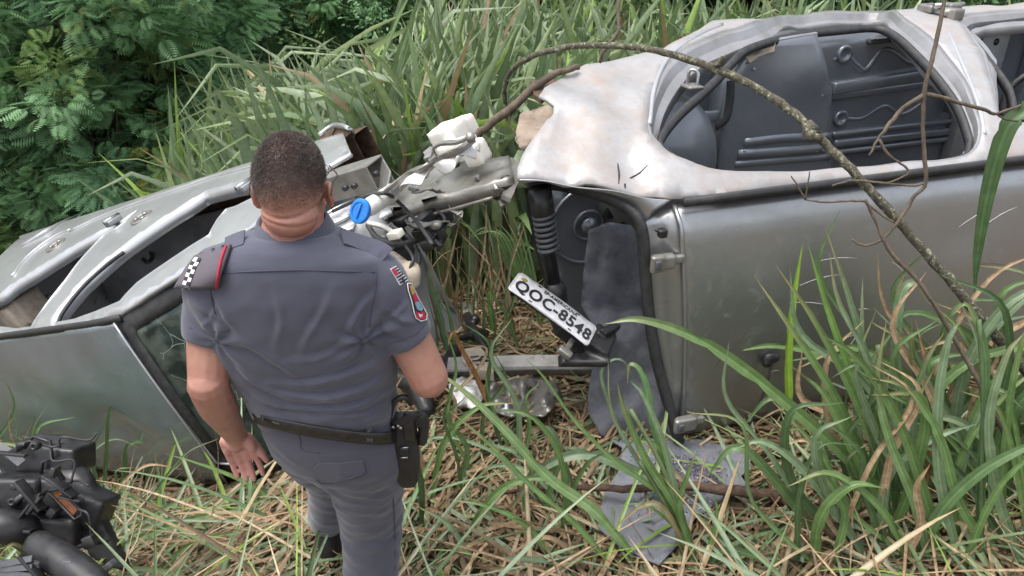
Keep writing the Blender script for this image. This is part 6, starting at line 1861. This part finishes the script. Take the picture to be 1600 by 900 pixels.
GRN, BLU, BRT, TAN, PAL, DRK = (.15, .24, .085), (.20, .275, .16), (.28, .44, .06), (.40, .30, .19), (.40, .42, .27), (.085, .145, .06)
def clump(label, specs, extra=(), cat='grass', group=None):
    """specs: (list of (px,py), width, colour, lean in world y from root to tip, root lift, tip colour)"""
    r0 = None
    pending = []
    for sp in specs:
        pts, wd, c0, dy = sp[:4]
        lift = sp[4] if len(sp) > 4 else 0.0
        c1 = sp[5] if len(sp) > 5 else (c0 if rng.random() < .55 else (.33, .27, .14))
        g = on_ground(*pts[0], lift)
        P = [g]
        tot = sum(math.dist(pts[i], pts[i + 1]) for i in range(len(pts) - 1)); acc = 0
        for i in range(1, len(pts)):
            acc += math.dist(pts[i - 1], pts[i])
            P.append(at_y(*pts[i], g[1] + dy * acc / tot))
        P = [np.array([p[0], p[1], max(p[2], gz(p[0], p[1]) + .015)]) for p in P]
        pending.append((P, wd, c0, c1))
        if r0 is None: r0 = g
    root = thing('grass_clump', r0, label, cat, group)
    for P, wd, c0, c1 in pending:
        j = np.array(rng.uniform(.9, 1.12))
        V, F, c = leaf_mesh(P, wd, np.array(c0) * j, np.array(c1) * j, twist=rng.normal(0, .5))
        mk('blade', (V, F), M['leaf'] if c0[0] < .3 else M['straw'], root, cols=c, fixn=False)
    for (pts, r, c0) in extra:
        g = on_ground(*pts[0])
        P = catmull([g] + [at_y(x, y, g[1] + dy) for x, y, dy in pts[1:]], 5)
        V, F = tube(P, r, 7)
        mk('stalk', (V, F), M['leaf'], root, cols=np.tile(np.array(c0), (len(V), 1)), fixn=False)
    return root

clump('large clump of broad green grass blades in front of the grey roof', [
    ([(1400, 840), (1345, 740), (1225, 628), (1105, 538), (1005, 500), (945, 506)], .048, GRN, .10, 0, PAL),
    ([(1392, 820), (1345, 705), (1300, 612), (1240, 520), (1178, 430)], .034, GRN, .08),
    ([(1402, 830), (1375, 720), (1330, 610), (1275, 505), (1212, 414)], .034, GRN, .10),
    ([(1235, 660), (1232, 560), (1240, 470), (1254, 380)], .032, BRT, .12, .25),
    ([(1412, 820), (1385, 735), (1335, 600), (1292, 480), (1262, 380)], .034, (.17, .29, .075), .10),
    ([(1420, 800), (1385, 680), (1348, 540), (1318, 440), (1288, 352)], .030, BLU, .14),
    ([(1440, 830), (1410, 700), (1355, 560), (1310, 470), (1296, 395)], .026, BLU, .16),
    ([(1342, 745), (1340, 640), (1346, 540), (1348, 434)], .034, BLU, .12, .05, PAL),
    ([(1410, 790), (1402, 640), (1400, 520), (1410, 455), (1432, 442), (1448, 470)], .042, BLU, .16),
    ([(1560, 800), (1520, 720), (1470, 630), (1420, 540), (1364, 480)], .028, BLU, .12),
    ([(1330, 720), (1320, 660), (1270, 600), (1220, 560)], .020, GRN, .12),
    ([(1450, 860), (1430, 760), (1380, 700), (1340, 600), (1335, 570), (1300, 590)], .030, BLU, .10),
    ([(1400, 850), (1375, 780), (1330, 700), (1290, 620), (1262, 590)], .040, GRN, .06),
    ([(1440, 800), (1460, 640), (1445, 560), (1430, 500)], .022, (.3, .16, .07), .2, 0, TAN),
    ([(1380, 870), (1350, 760), (1340, 700), (1260, 640)], .026, DRK, .1),
    ([(1300, 780), (1272, 700), (1240, 690), (1190, 720)], .016, TAN, .06, 0, PAL),
    ([(1240, 700), (1230, 640), (1190, 655), (1170, 680)], .012, TAN, .06),
    ([(1420, 880), (1330, 800), (1290, 720), (1240, 660), (1200, 620)], .020, GRN, .10),
    ([(1395, 840), (1400, 740), (1420, 640), (1450, 560), (1475, 520)], .028, DRK, .2),
    ([(1380, 830), (1372, 720), (1380, 640), (1392, 570)], .030, (.11, .18, .08), .25),
    ([(1470, 880), (1440, 760), (1400, 650), (1340, 560), (1280, 520)], .036, GRN, .06),
    ([(1350, 880), (1300, 790), (1240, 720), (1190, 690), (1150, 700)], .032, BLU, .02),
    ([(1500, 890), (1470, 760), (1465, 640), (1480, 540), (1500, 500)], .036, BLU, .10),
    ([(1560, 890), (1500, 790), (1470, 690), (1420, 610), (1360, 590)], .034, (.17, .27, .10), .06),
    ([(1420, 890), (1380, 800), (1300, 740), (1230, 760)], .028, GRN, .0),
    ([(1600, 900), (1560, 780), (1545, 660), (1570, 560), (1600, 520)], .034, BLU, .08),
    ([(1450, 890), (1430, 790), (1390, 690), (1370, 600), (1385, 500)], .034, (.17, .26, .11), .10),
], extra=[([(1400, 850), (1385, 760, .03), (1350, 640, .06)], .010, (.16, .22, .10)), ([(1440, 840), (1405, 740, .03), (1385, 630, .08), (1372, 540, .1)], .010, (.17, .21, .11)), ([(1375, 860), (1310, 760, .02), (1280, 690, .05)], .009, (.15, .21, .09))])

clump('tall narrow grass blades at the leaning sapling stem', [
    ([(1530, 890), (1532, 760), (1540, 640), (1538, 545), (1512, 478), (1488, 492)], .030, (.14, .24, .10), .12),
    ([(1545, 870), (1548, 740), (1540, 650), (1528, 540), (1500, 470)], .018, BLU, .14),
    ([(1430, 880), (1470, 800), (1530, 740), (1600, 700), (1660, 680)], .040, (.13, .21, .09), -.05),
    ([(1500, 900), (1540, 800), (1580, 740), (1640, 690)], .026, GRN, .0),
    ([(1560, 860), (1570, 700), (1590, 560), (1640, 430)], .026, GRN, .12),
    ([(1500, 860), (1490, 760), (1520, 680), (1590, 600), (1640, 575)], .022, GRN, .12),
    ([(1480, 850), (1500, 740), (1530, 650), (1560, 610), (1600, 640)], .030, BLU, .12),
    ([(1600, 880), (1560, 780), (1510, 700), (1430, 650)], .022, DRK, .15),
    ([(1580, 880), (1540, 800), (1500, 740), (1450, 700), (1400, 720)], .026, (.07, .12, .06), .12),
    ([(1600, 860), (1600, 760), (1580, 640), (1545, 600)], .02, GRN, .1),
    ([(1640, 900), (1600, 790), (1590, 740), (1560, 640), (1500, 610)], .024, GRN, .1),
], extra=[([(1532, 890), (1532, 780, .02), (1536, 640, .06), (1530, 500, .1)], .007, (.16, .24, .12))])

clump('small upright grass tuft growing through the grey carpet', [
    ([(1088, 892), (1060, 800), (1010, 720), (975, 640), (965, 600)], .030, GRN, .10),
    ([(1085, 890), (1058, 780), (1035, 690), (1005, 620), (985, 596)], .026, BLU, .12),
    ([(1080, 880), (1050, 760), (1020, 660), (1005, 590), (985, 570), (980, 600)], .030, (.12, .22, .09), .16),
    ([(1090, 895), (1062, 800), (1075, 740), (1088, 708)], .020, GRN, .04),
    ([(1085, 890), (1048, 790), (1002, 750), (960, 720), (900, 660), (850, 590), (820, 560)], .020, GRN, .14),
    ([(1086, 890), (1040, 800), (1005, 790), (955, 830)], .022, (.28, .24, .13), .02, 0, TAN),
    ([(1092, 892), (1110, 850), (1120, 800), (1115, 770)], .018, GRN, .04),
    ([(1075, 885), (1040, 760), (1030, 700), (990, 690), (962, 720)], .018, (.16, .26, .08), .12),
    ([(1086, 888), (1040, 790), (985, 700), (955, 640), (950, 560)], .018, BLU, .16),
    ([(1080, 880), (1060, 830), (1010, 790), (965, 790)], .014, GRN, .06),
    ([(1095, 895), (1130, 860), (1180, 870), (1230, 900)], .030, DRK, -.04),
    ([(985, 720), (955, 640), (940, 580), (975, 565), (1010, 640)], .016, BLU, .1),
], extra=[([(1085, 890), (1060, 800, .03), (1030, 720, .06), (985, 640, .10)], .008, (.20, .26, .12)), ([(1075, 890), (1045, 800, .03), (1000, 720, .06)], .007, (.18, .24, .11))])

clump('broad arching grass leaf with pale underside by the root', [
    ([(1075, 800), (1040, 762), (985, 735), (930, 712), (880, 715), (835, 742), (805, 785), (782, 822)], .045, (.17, .23, .14), .0, .04, TAN),
    ([(1000, 880), (930, 800), (860, 750), (780, 665), (715, 605), (655, 565)], .040, (.19, .28, .12), .10, .03),
    ([(960, 890), (900, 820), (830, 760), (760, 690), (700, 640)], .022, GRN, .08, .03),
    ([(870, 880), (820, 820), (760, 790), (700, 780)], .022, GRN, .05, .03),
    ([(740, 880), (700, 820), (650, 790)], .020, BLU, .05, .03),
    ([(780, 600), (760, 560), (740, 610), (700, 650)], .014, BLU, .05, .02),
    ([(905, 870), (850, 840), (780, 880)], .020, TAN, .0, .04),
])
clump('grass blades bent over the rolled silver roof foot', [
    ([(192, 790), (196, 740), (200, 697), (235, 692), (300, 712), (370, 742), (410, 768)], .026, (.15, .25, .10), -.06, .02),
    ([(222, 775), (236, 726), (258, 702), (275, 730), (290, 765), (298, 800)], .022, (.15, .24, .11), -.05, .02),
    ([(430, 780), (380, 752), (320, 728), (255, 708)], .022, GRN, .0, .03),
    ([(120, 905), (200, 850), (290, 815), (380, 792), (440, 770)], .034, GRN, .10, .04),
    ([(140, 890), (210, 835), (300, 800), (400, 780)], .024, (.16, .22, .12), .10, .04),
    ([(240, 900), (300, 850), (380, 830), (470, 832)], .022, GRN, .05, .03),
    ([(500, 745), (440, 790), (380, 830), (340, 870)], .014, PAL, -.05, .05),
    ([(420, 745), (385, 800), (370, 850)], .020, TAN, -.03, .05),
    ([(255, 890), (290, 885), (330, 900)], .026, BRT, -.03, .03),
])
clump('dry tan arching leaves over the black ducting', [
    ([(200, 812), (160, 785), (130, 760), (108, 735), (82, 728), (50, 740), (20, 775), (-20, 830)], .034, (.40, .36, .22), -.30, .06, (.36, .38, .24)),
    ([(215, 805), (170, 790), (110, 768), (60, 750), (20, 735), (-20, 742)], .028, (.24, .26, .11), -.25, .06, TAN),
    ([(185, 800), (190, 820), (196, 850)], .026, (.12, .22, .07), -.1, .08),
    ([(130, 850), (110, 880), (70, 862), (30, 852), (-20, 862)], .018, TAN, -.25, .1),
    ([(60, 905), (52, 875), (20, 850), (-10, 880)], .016, (.3, .3, .17), -.1, .35),
])
clump('long straw leaves folded over beside the nose of the wreck', [
    ([(670, 470), (700, 420), (730, 370), (748, 320), (746, 280), (735, 262)], .022, TAN, .05, .02),
    ([(690, 430), (722, 380), (740, 330), (732, 290)], .016, TAN, .05, .02),
    ([(680, 640), (740, 585), (760, 545), (720, 540)], .016, TAN, .05, .05),
    ([(765, 640), (745, 590), (722, 548), (708, 520), (700, 540)], .024, (.36, .2, .09), -.1, .05),
    ([(830, 470), (806, 420), (800, 350), (780, 300), (757, 262)], .014, TAN, .1, .02, PAL),
    ([(700, 560), (690, 500), (672, 440), (668, 390)], .030, (.15, .24, .12), .1, .02),
    ([(712, 560), (704, 500), (690, 450)], .022, GRN, .1, .02),
    ([(640, 510), (660, 450), (690, 400), (740, 380)], .008, TAN, .1, .05),
])
clump('fan of fresh green blades growing between the two wrecks', [
    ([(845, 520 - k * 4), (838 - k * 5, 450 - k * 3), (826 - k * 8, 390 - k * 4), (812 - k * 11, 330 + k * 6)], .020, GRN if k % 2 else (.14, .23, .10), .12, .02) for k in range(9)
] + [([(800, 540), (790, 480), (796, 420), (810, 360)], .018, BLU, .1, .02), ([(770, 530), (765, 470), (770, 440)], .022, (.12, .25, .06), .08, .02), ([(815, 560), (795, 500), (770, 460), (750, 400)], .018, GRN, .1, .02), ([(690, 460), (740, 350), (760, 330)], .018, GRN, .2, .02)])
for lab, (gx0, gx1, gy0, gy1), nb_ in (('thick dark grass growing against the foot of the grey roof', (1400, 1640, 690, 800), 60), ('loose young grass growing out of the straw heap by the root', (1240, 1420, 800, 900), 22), ('scattered green grass leaves standing in the straw beyond the officer', (640, 900, 710, 850), 22), ('green and dry grass growing over the black ducting', (-20, 190, 800, 905), 30)):
    sp_l = []
    hr2 = random.Random(len(lab))
    for _ in range(nb_):
        x, y = hr2.uniform(gx0, gx1), hr2.uniform(gy0, gy1)
        L = hr2.uniform(90, 230) * (1.75 if gx0 == 1400 else 1.35 if gx0 == 1240 else 1); a = hr2.uniform(-.8, .8)
        x1, y1 = x + L * .5 * math.sin(a), y - L * .5 * math.cos(a)
        b2 = a + hr2.uniform(-.9, .9)
        x2, y2 = x1 + L * .4 * math.sin(b2), y1 - L * .4 * math.cos(b2)
        b3 = b2 + hr2.choice((-1, 1)) * hr2.uniform(.3, 1.6)
        x3, y3 = x2 + L * .3 * math.sin(b3), y2 - L * .3 * math.cos(b3)
        sp_l.append(([(x, y), (x1, y1), (x2, y2), (x3, y3)], hr2.uniform(.012, .03) * (1.4 if gx0 > 1000 else 1), hr2.choice((GRN, BLU, DRK, (.14, .22, .09), TAN)), hr2.uniform(-.05, .12), .01))
    clump(lab, sp_l)
# dry stalks standing in the gap between the wrecks
sp_l = []
hr2 = random.Random(77)
for _ in range(70):
    x, y = hr2.uniform(640, 815), hr2.uniform(430, 560)
    L = hr2.uniform(80, 200); a = hr2.gauss(0, .28)
    x1, y1 = x + L * .5 * math.sin(a), y - L * .5 * math.cos(a)
    b2 = a + hr2.gauss(0, .25)
    x2, y2 = x1 + L * .5 * math.sin(b2), y1 - L * .5 * math.cos(b2)
    sp_l.append(([(x, y), (x1, y1), (x2, y2)], hr2.uniform(.007, .02), hr2.choice((TAN, (.31, .22, .13), (.22, .15, .09), (.42, .34, .22), (.16, .22, .10))), hr2.uniform(-.02, .06), .0))
clump('dry brown grass stalks standing in the gap between the wrecks', sp_l)
# long leaf hanging over the roof from above the frame
def hanging_leaf():
    P = [at_y(1640, 150, 2.50), at_y(1600, 176, 2.5), at_y(1572, 205, 2.5), at_y(1546, 290, 2.5), at_y(1528, 390, 2.52), at_y(1522, 468, 2.55)]
    g = on_ground(1700, 640)
    root = thing('grass_clump', g, 'tall grass stem with one dark leaf hanging down across the roof', 'grass')
    st = catmull([g, at_y(1690, 420, 2.55), at_y(1672, 240, 2.5), at_y(1640, 150, 2.5)], 6)
    V, F = tube(st, [.010, .008, .006], 7)
    mk('stalk', (V, F), M['leaf'], root, cols=np.tile(np.array(GRN), (len(V), 1)), fixn=False)
    V, F, c = leaf_mesh(P, .062, np.array(DRK) * 1.2, np.array(DRK) * 1.4, base=.6)
    mk('blade', (V, F), M['leaf'], root, cols=c, fixn=False)
hanging_leaf()

# ---- shrubs of the thicket
def place_leaves(tmpl, tq, P, D, scale, colr, roll):
    n = len(P)
    D = D / (np.linalg.norm(D, axis=1, keepdims=True) + 1e-9)
    up = np.tile(np.array([0, 0, 1.]), (n, 1))
    S = np.cross(D, up); S /= np.linalg.norm(S, axis=1, keepdims=True) + 1e-6
    U = np.cross(S, D)
    S2 = S * np.cos(roll)[:, None] + U * np.sin(roll)[:, None]
    U2 = U * np.cos(roll)[:, None] - S * np.sin(roll)[:, None]
    V = P[:, None] + scale[:, None, None] * (tmpl[None, :, 0:1] * D[:, None] + tmpl[None, :, 1:2] * S2[:, None] + tmpl[None, :, 2:3] * U2[:, None])
    F = (tq[None] + (np.arange(n) * len(tmpl))[:, None, None]).reshape(-1, tq.shape[1])
    return V.reshape(-1, 3), F, np.repeat(colr, len(tmpl), 0)

def feather_template(pairs=8):
    T, Q = [], []
    for k in range(pairs):
        t = .12 + .84 * k / (pairs - 1)
        L = .46 * math.sin(math.pi * (.18 + .72 * t)) ** .8
        for s in (-1, 1):
            z = -.25 * t * t
            o = len(T)
            a = np.array([t, 0, z]); b = np.array([t + L * .45, s * L, z - L * .22])
            m_ = a * .45 + b * .55; w = np.array([.045, -s * .018, 0])
            T += [a, m_ + w, b, m_ - w]
            Q.append([o, o + 1, o + 2, o + 3])
    return np.array(T), np.array(Q)
def broad_template():
    T = np.array([[0, 0, 0], [.3, -.24, .06], [.35, 0, 0], [.3, .24, .06], [.75, -.18, .0], [.72, 0, -.06], [.75, .18, 0], [1.05, 0, -.16]])
    Q = np.array([[0, 1, 2, 2], [0, 2, 3, 3], [1, 4, 5, 2], [2, 5, 6, 3], [4, 7, 5, 5], [5, 7, 6, 6]])
    return T, Q
def tri_of(Q):
    out = []
    for q in Q:
        q = list(q)
        if q[2] == q[3]: out.append(q[:3])
        else: out += [[q[0], q[1], q[2]], [q[0], q[2], q[3]]]
    return np.array(out)

def shrub(kind, seed, h, rx, nclu, nleaf, lab):
    r = np.random.default_rng(seed)
    root = thing('feathery_shrub' if kind == 0 else 'broadleaf_shrub', (0, 0, 0), lab[0], 'shrub', lab[1])
    # cluster centres spread through an uneven crown
    th = r.uniform(0, 2 * np.pi, nclu); zz = r.uniform(.06, 1, nclu)
    rad = np.sqrt(r.uniform(.15, 1, nclu)) * rx * (1.1 - .55 * zz ** 2) * (1 + .25 * np.sin(th * 3 + seed) + r.normal(0, .1, nclu))
    Cc = np.column_stack([rad * np.cos(th), rad * np.sin(th), zz * h])
    # stems
    trunkV = [tube(catmull([[0, 0, -.1], [r.normal(0, .1), r.normal(0, .1), h * .3], [r.normal(0, .2), r.normal(0, .2), h * .75]], 5), [.06, .045, .015], 8, noise_amp=.1)]
    mk('trunk', join(trunkV), M['bark'], root)
    tv = []
    for i in range(0, nclu, 3):
        z0 = Cc[i][2] * r.uniform(.2, .55)
        tv.append(tube(catmull([[0, 0, z0], Cc[i] * [.5, .5, 0] + [0, 0, z0 * .4 + Cc[i][2] * .6 + .1], Cc[i]], 4), [.018, .012, .005], 5, noise_amp=.1))
    mk('limbs', join(tv), M['bark'], root)
    n = nclu * nleaf
    ci = np.repeat(np.arange(nclu), nleaf)
    off = r.normal(0, 1, (n, 3)); off /= np.linalg.norm(off, axis=1, keepdims=True)
    P = Cc[ci] + off * (r.uniform(.02, .30, n) ** 1)[:, None] * [1, 1, .8]
    outw = Cc[ci] * [1, 1, 0] / (np.linalg.norm(Cc[ci] * [1, 1, 0], axis=1, keepdims=True) + .3)
    D = off * .9 + outw * .6 + r.normal(0, .25, (n, 3)) + [0, 0, .1]
    D[:, 2] = D[:, 2] * .55
    base = np.array([[.050, .092, .042], [.062, .115, .050], [.040, .078, .040], [.085, .125, .045], [.060, .105, .052]]) * 3.2
    cc = base[r.integers(0, 5, nclu)][ci] * r.uniform(.75, 1.3, (n, 1))
    yel = r.random(n) < .03
    cc[yel] = np.array([.22, .22, .05])
    if kind == 0:
        T, Q = feather_template()
        V, F, c = place_leaves(T, Q, P, D, r.uniform(.10, .18, n), cc, r.normal(0, .5, n))
    else:
        T, Q = broad_template()
        V, F, c = place_leaves(T, tri_of(Q), P, D, r.uniform(.045, .075, n), cc, r.normal(0, .7, n))
    ob = bpy.data.objects.new('crown', mesh_of('crown', V, F, M['shrub_leaf'], True, c))
    col.objects.link(ob); ob.parent = root
    return root
def copy_tree(o):
    c = o.copy(); col.objects.link(c)
    for ch in list(o.children):
        k = ch.copy(); col.objects.link(k); k.parent = c
    return c
FE = ('feathery dark green shrub in the thicket behind the grass', 'feathery shrubs of the thicket')
BRD = ('broad-leaved dark green shrub in the thicket behind the grass', 'broad-leaved shrubs of the thicket')
protos = [shrub(0, 1, 3.9, 1.5, 170, 84, FE), shrub(0, 2, 4.3, 1.7, 190, 84, FE), shrub(1, 3, 3.8, 1.6, 190, 120, BRD)]
spots = [(-5.3, 7.7, 0), (-6.8, 7.9, 1), (-3.5, 8.2, 0), (-5.6, 9.4, 1), (-8.4, 8.8, 0), (-2.2, 9.2, 1), (-4.3, 7.6, 1), (-7.9, 7.4, 2), (-1.0, 8.9, 2), (.4, 9.6, 2), (1.6, 9.2, 0), (2.9, 9.8, 1), (4.4, 10.2, 2), (-3.6, 10.6, 1), (-6.9, 11.0, 0), (-.9, 11.0, 0), (-10.2, 10.2, 1), (-9.6, 12.4, 2), (2.0, 11.8, 1), (-4.9, 12.8, 0), (6.2, 11.2, 0), (-2.4, 13.0, 1)]
used = set()
hr = random.Random(9)
for x, y, k in spots:
    o = protos[k] if k not in used else copy_tree(protos[k])
    used.add(k)
    s = hr.uniform(.9, 1.2)
    o.location = (x, y, float(gz(x, y)))
    o.rotation_euler = (0, 0, hr.uniform(0, 6.28))
    o.scale = (s, s, s * hr.uniform(.95, 1.1))
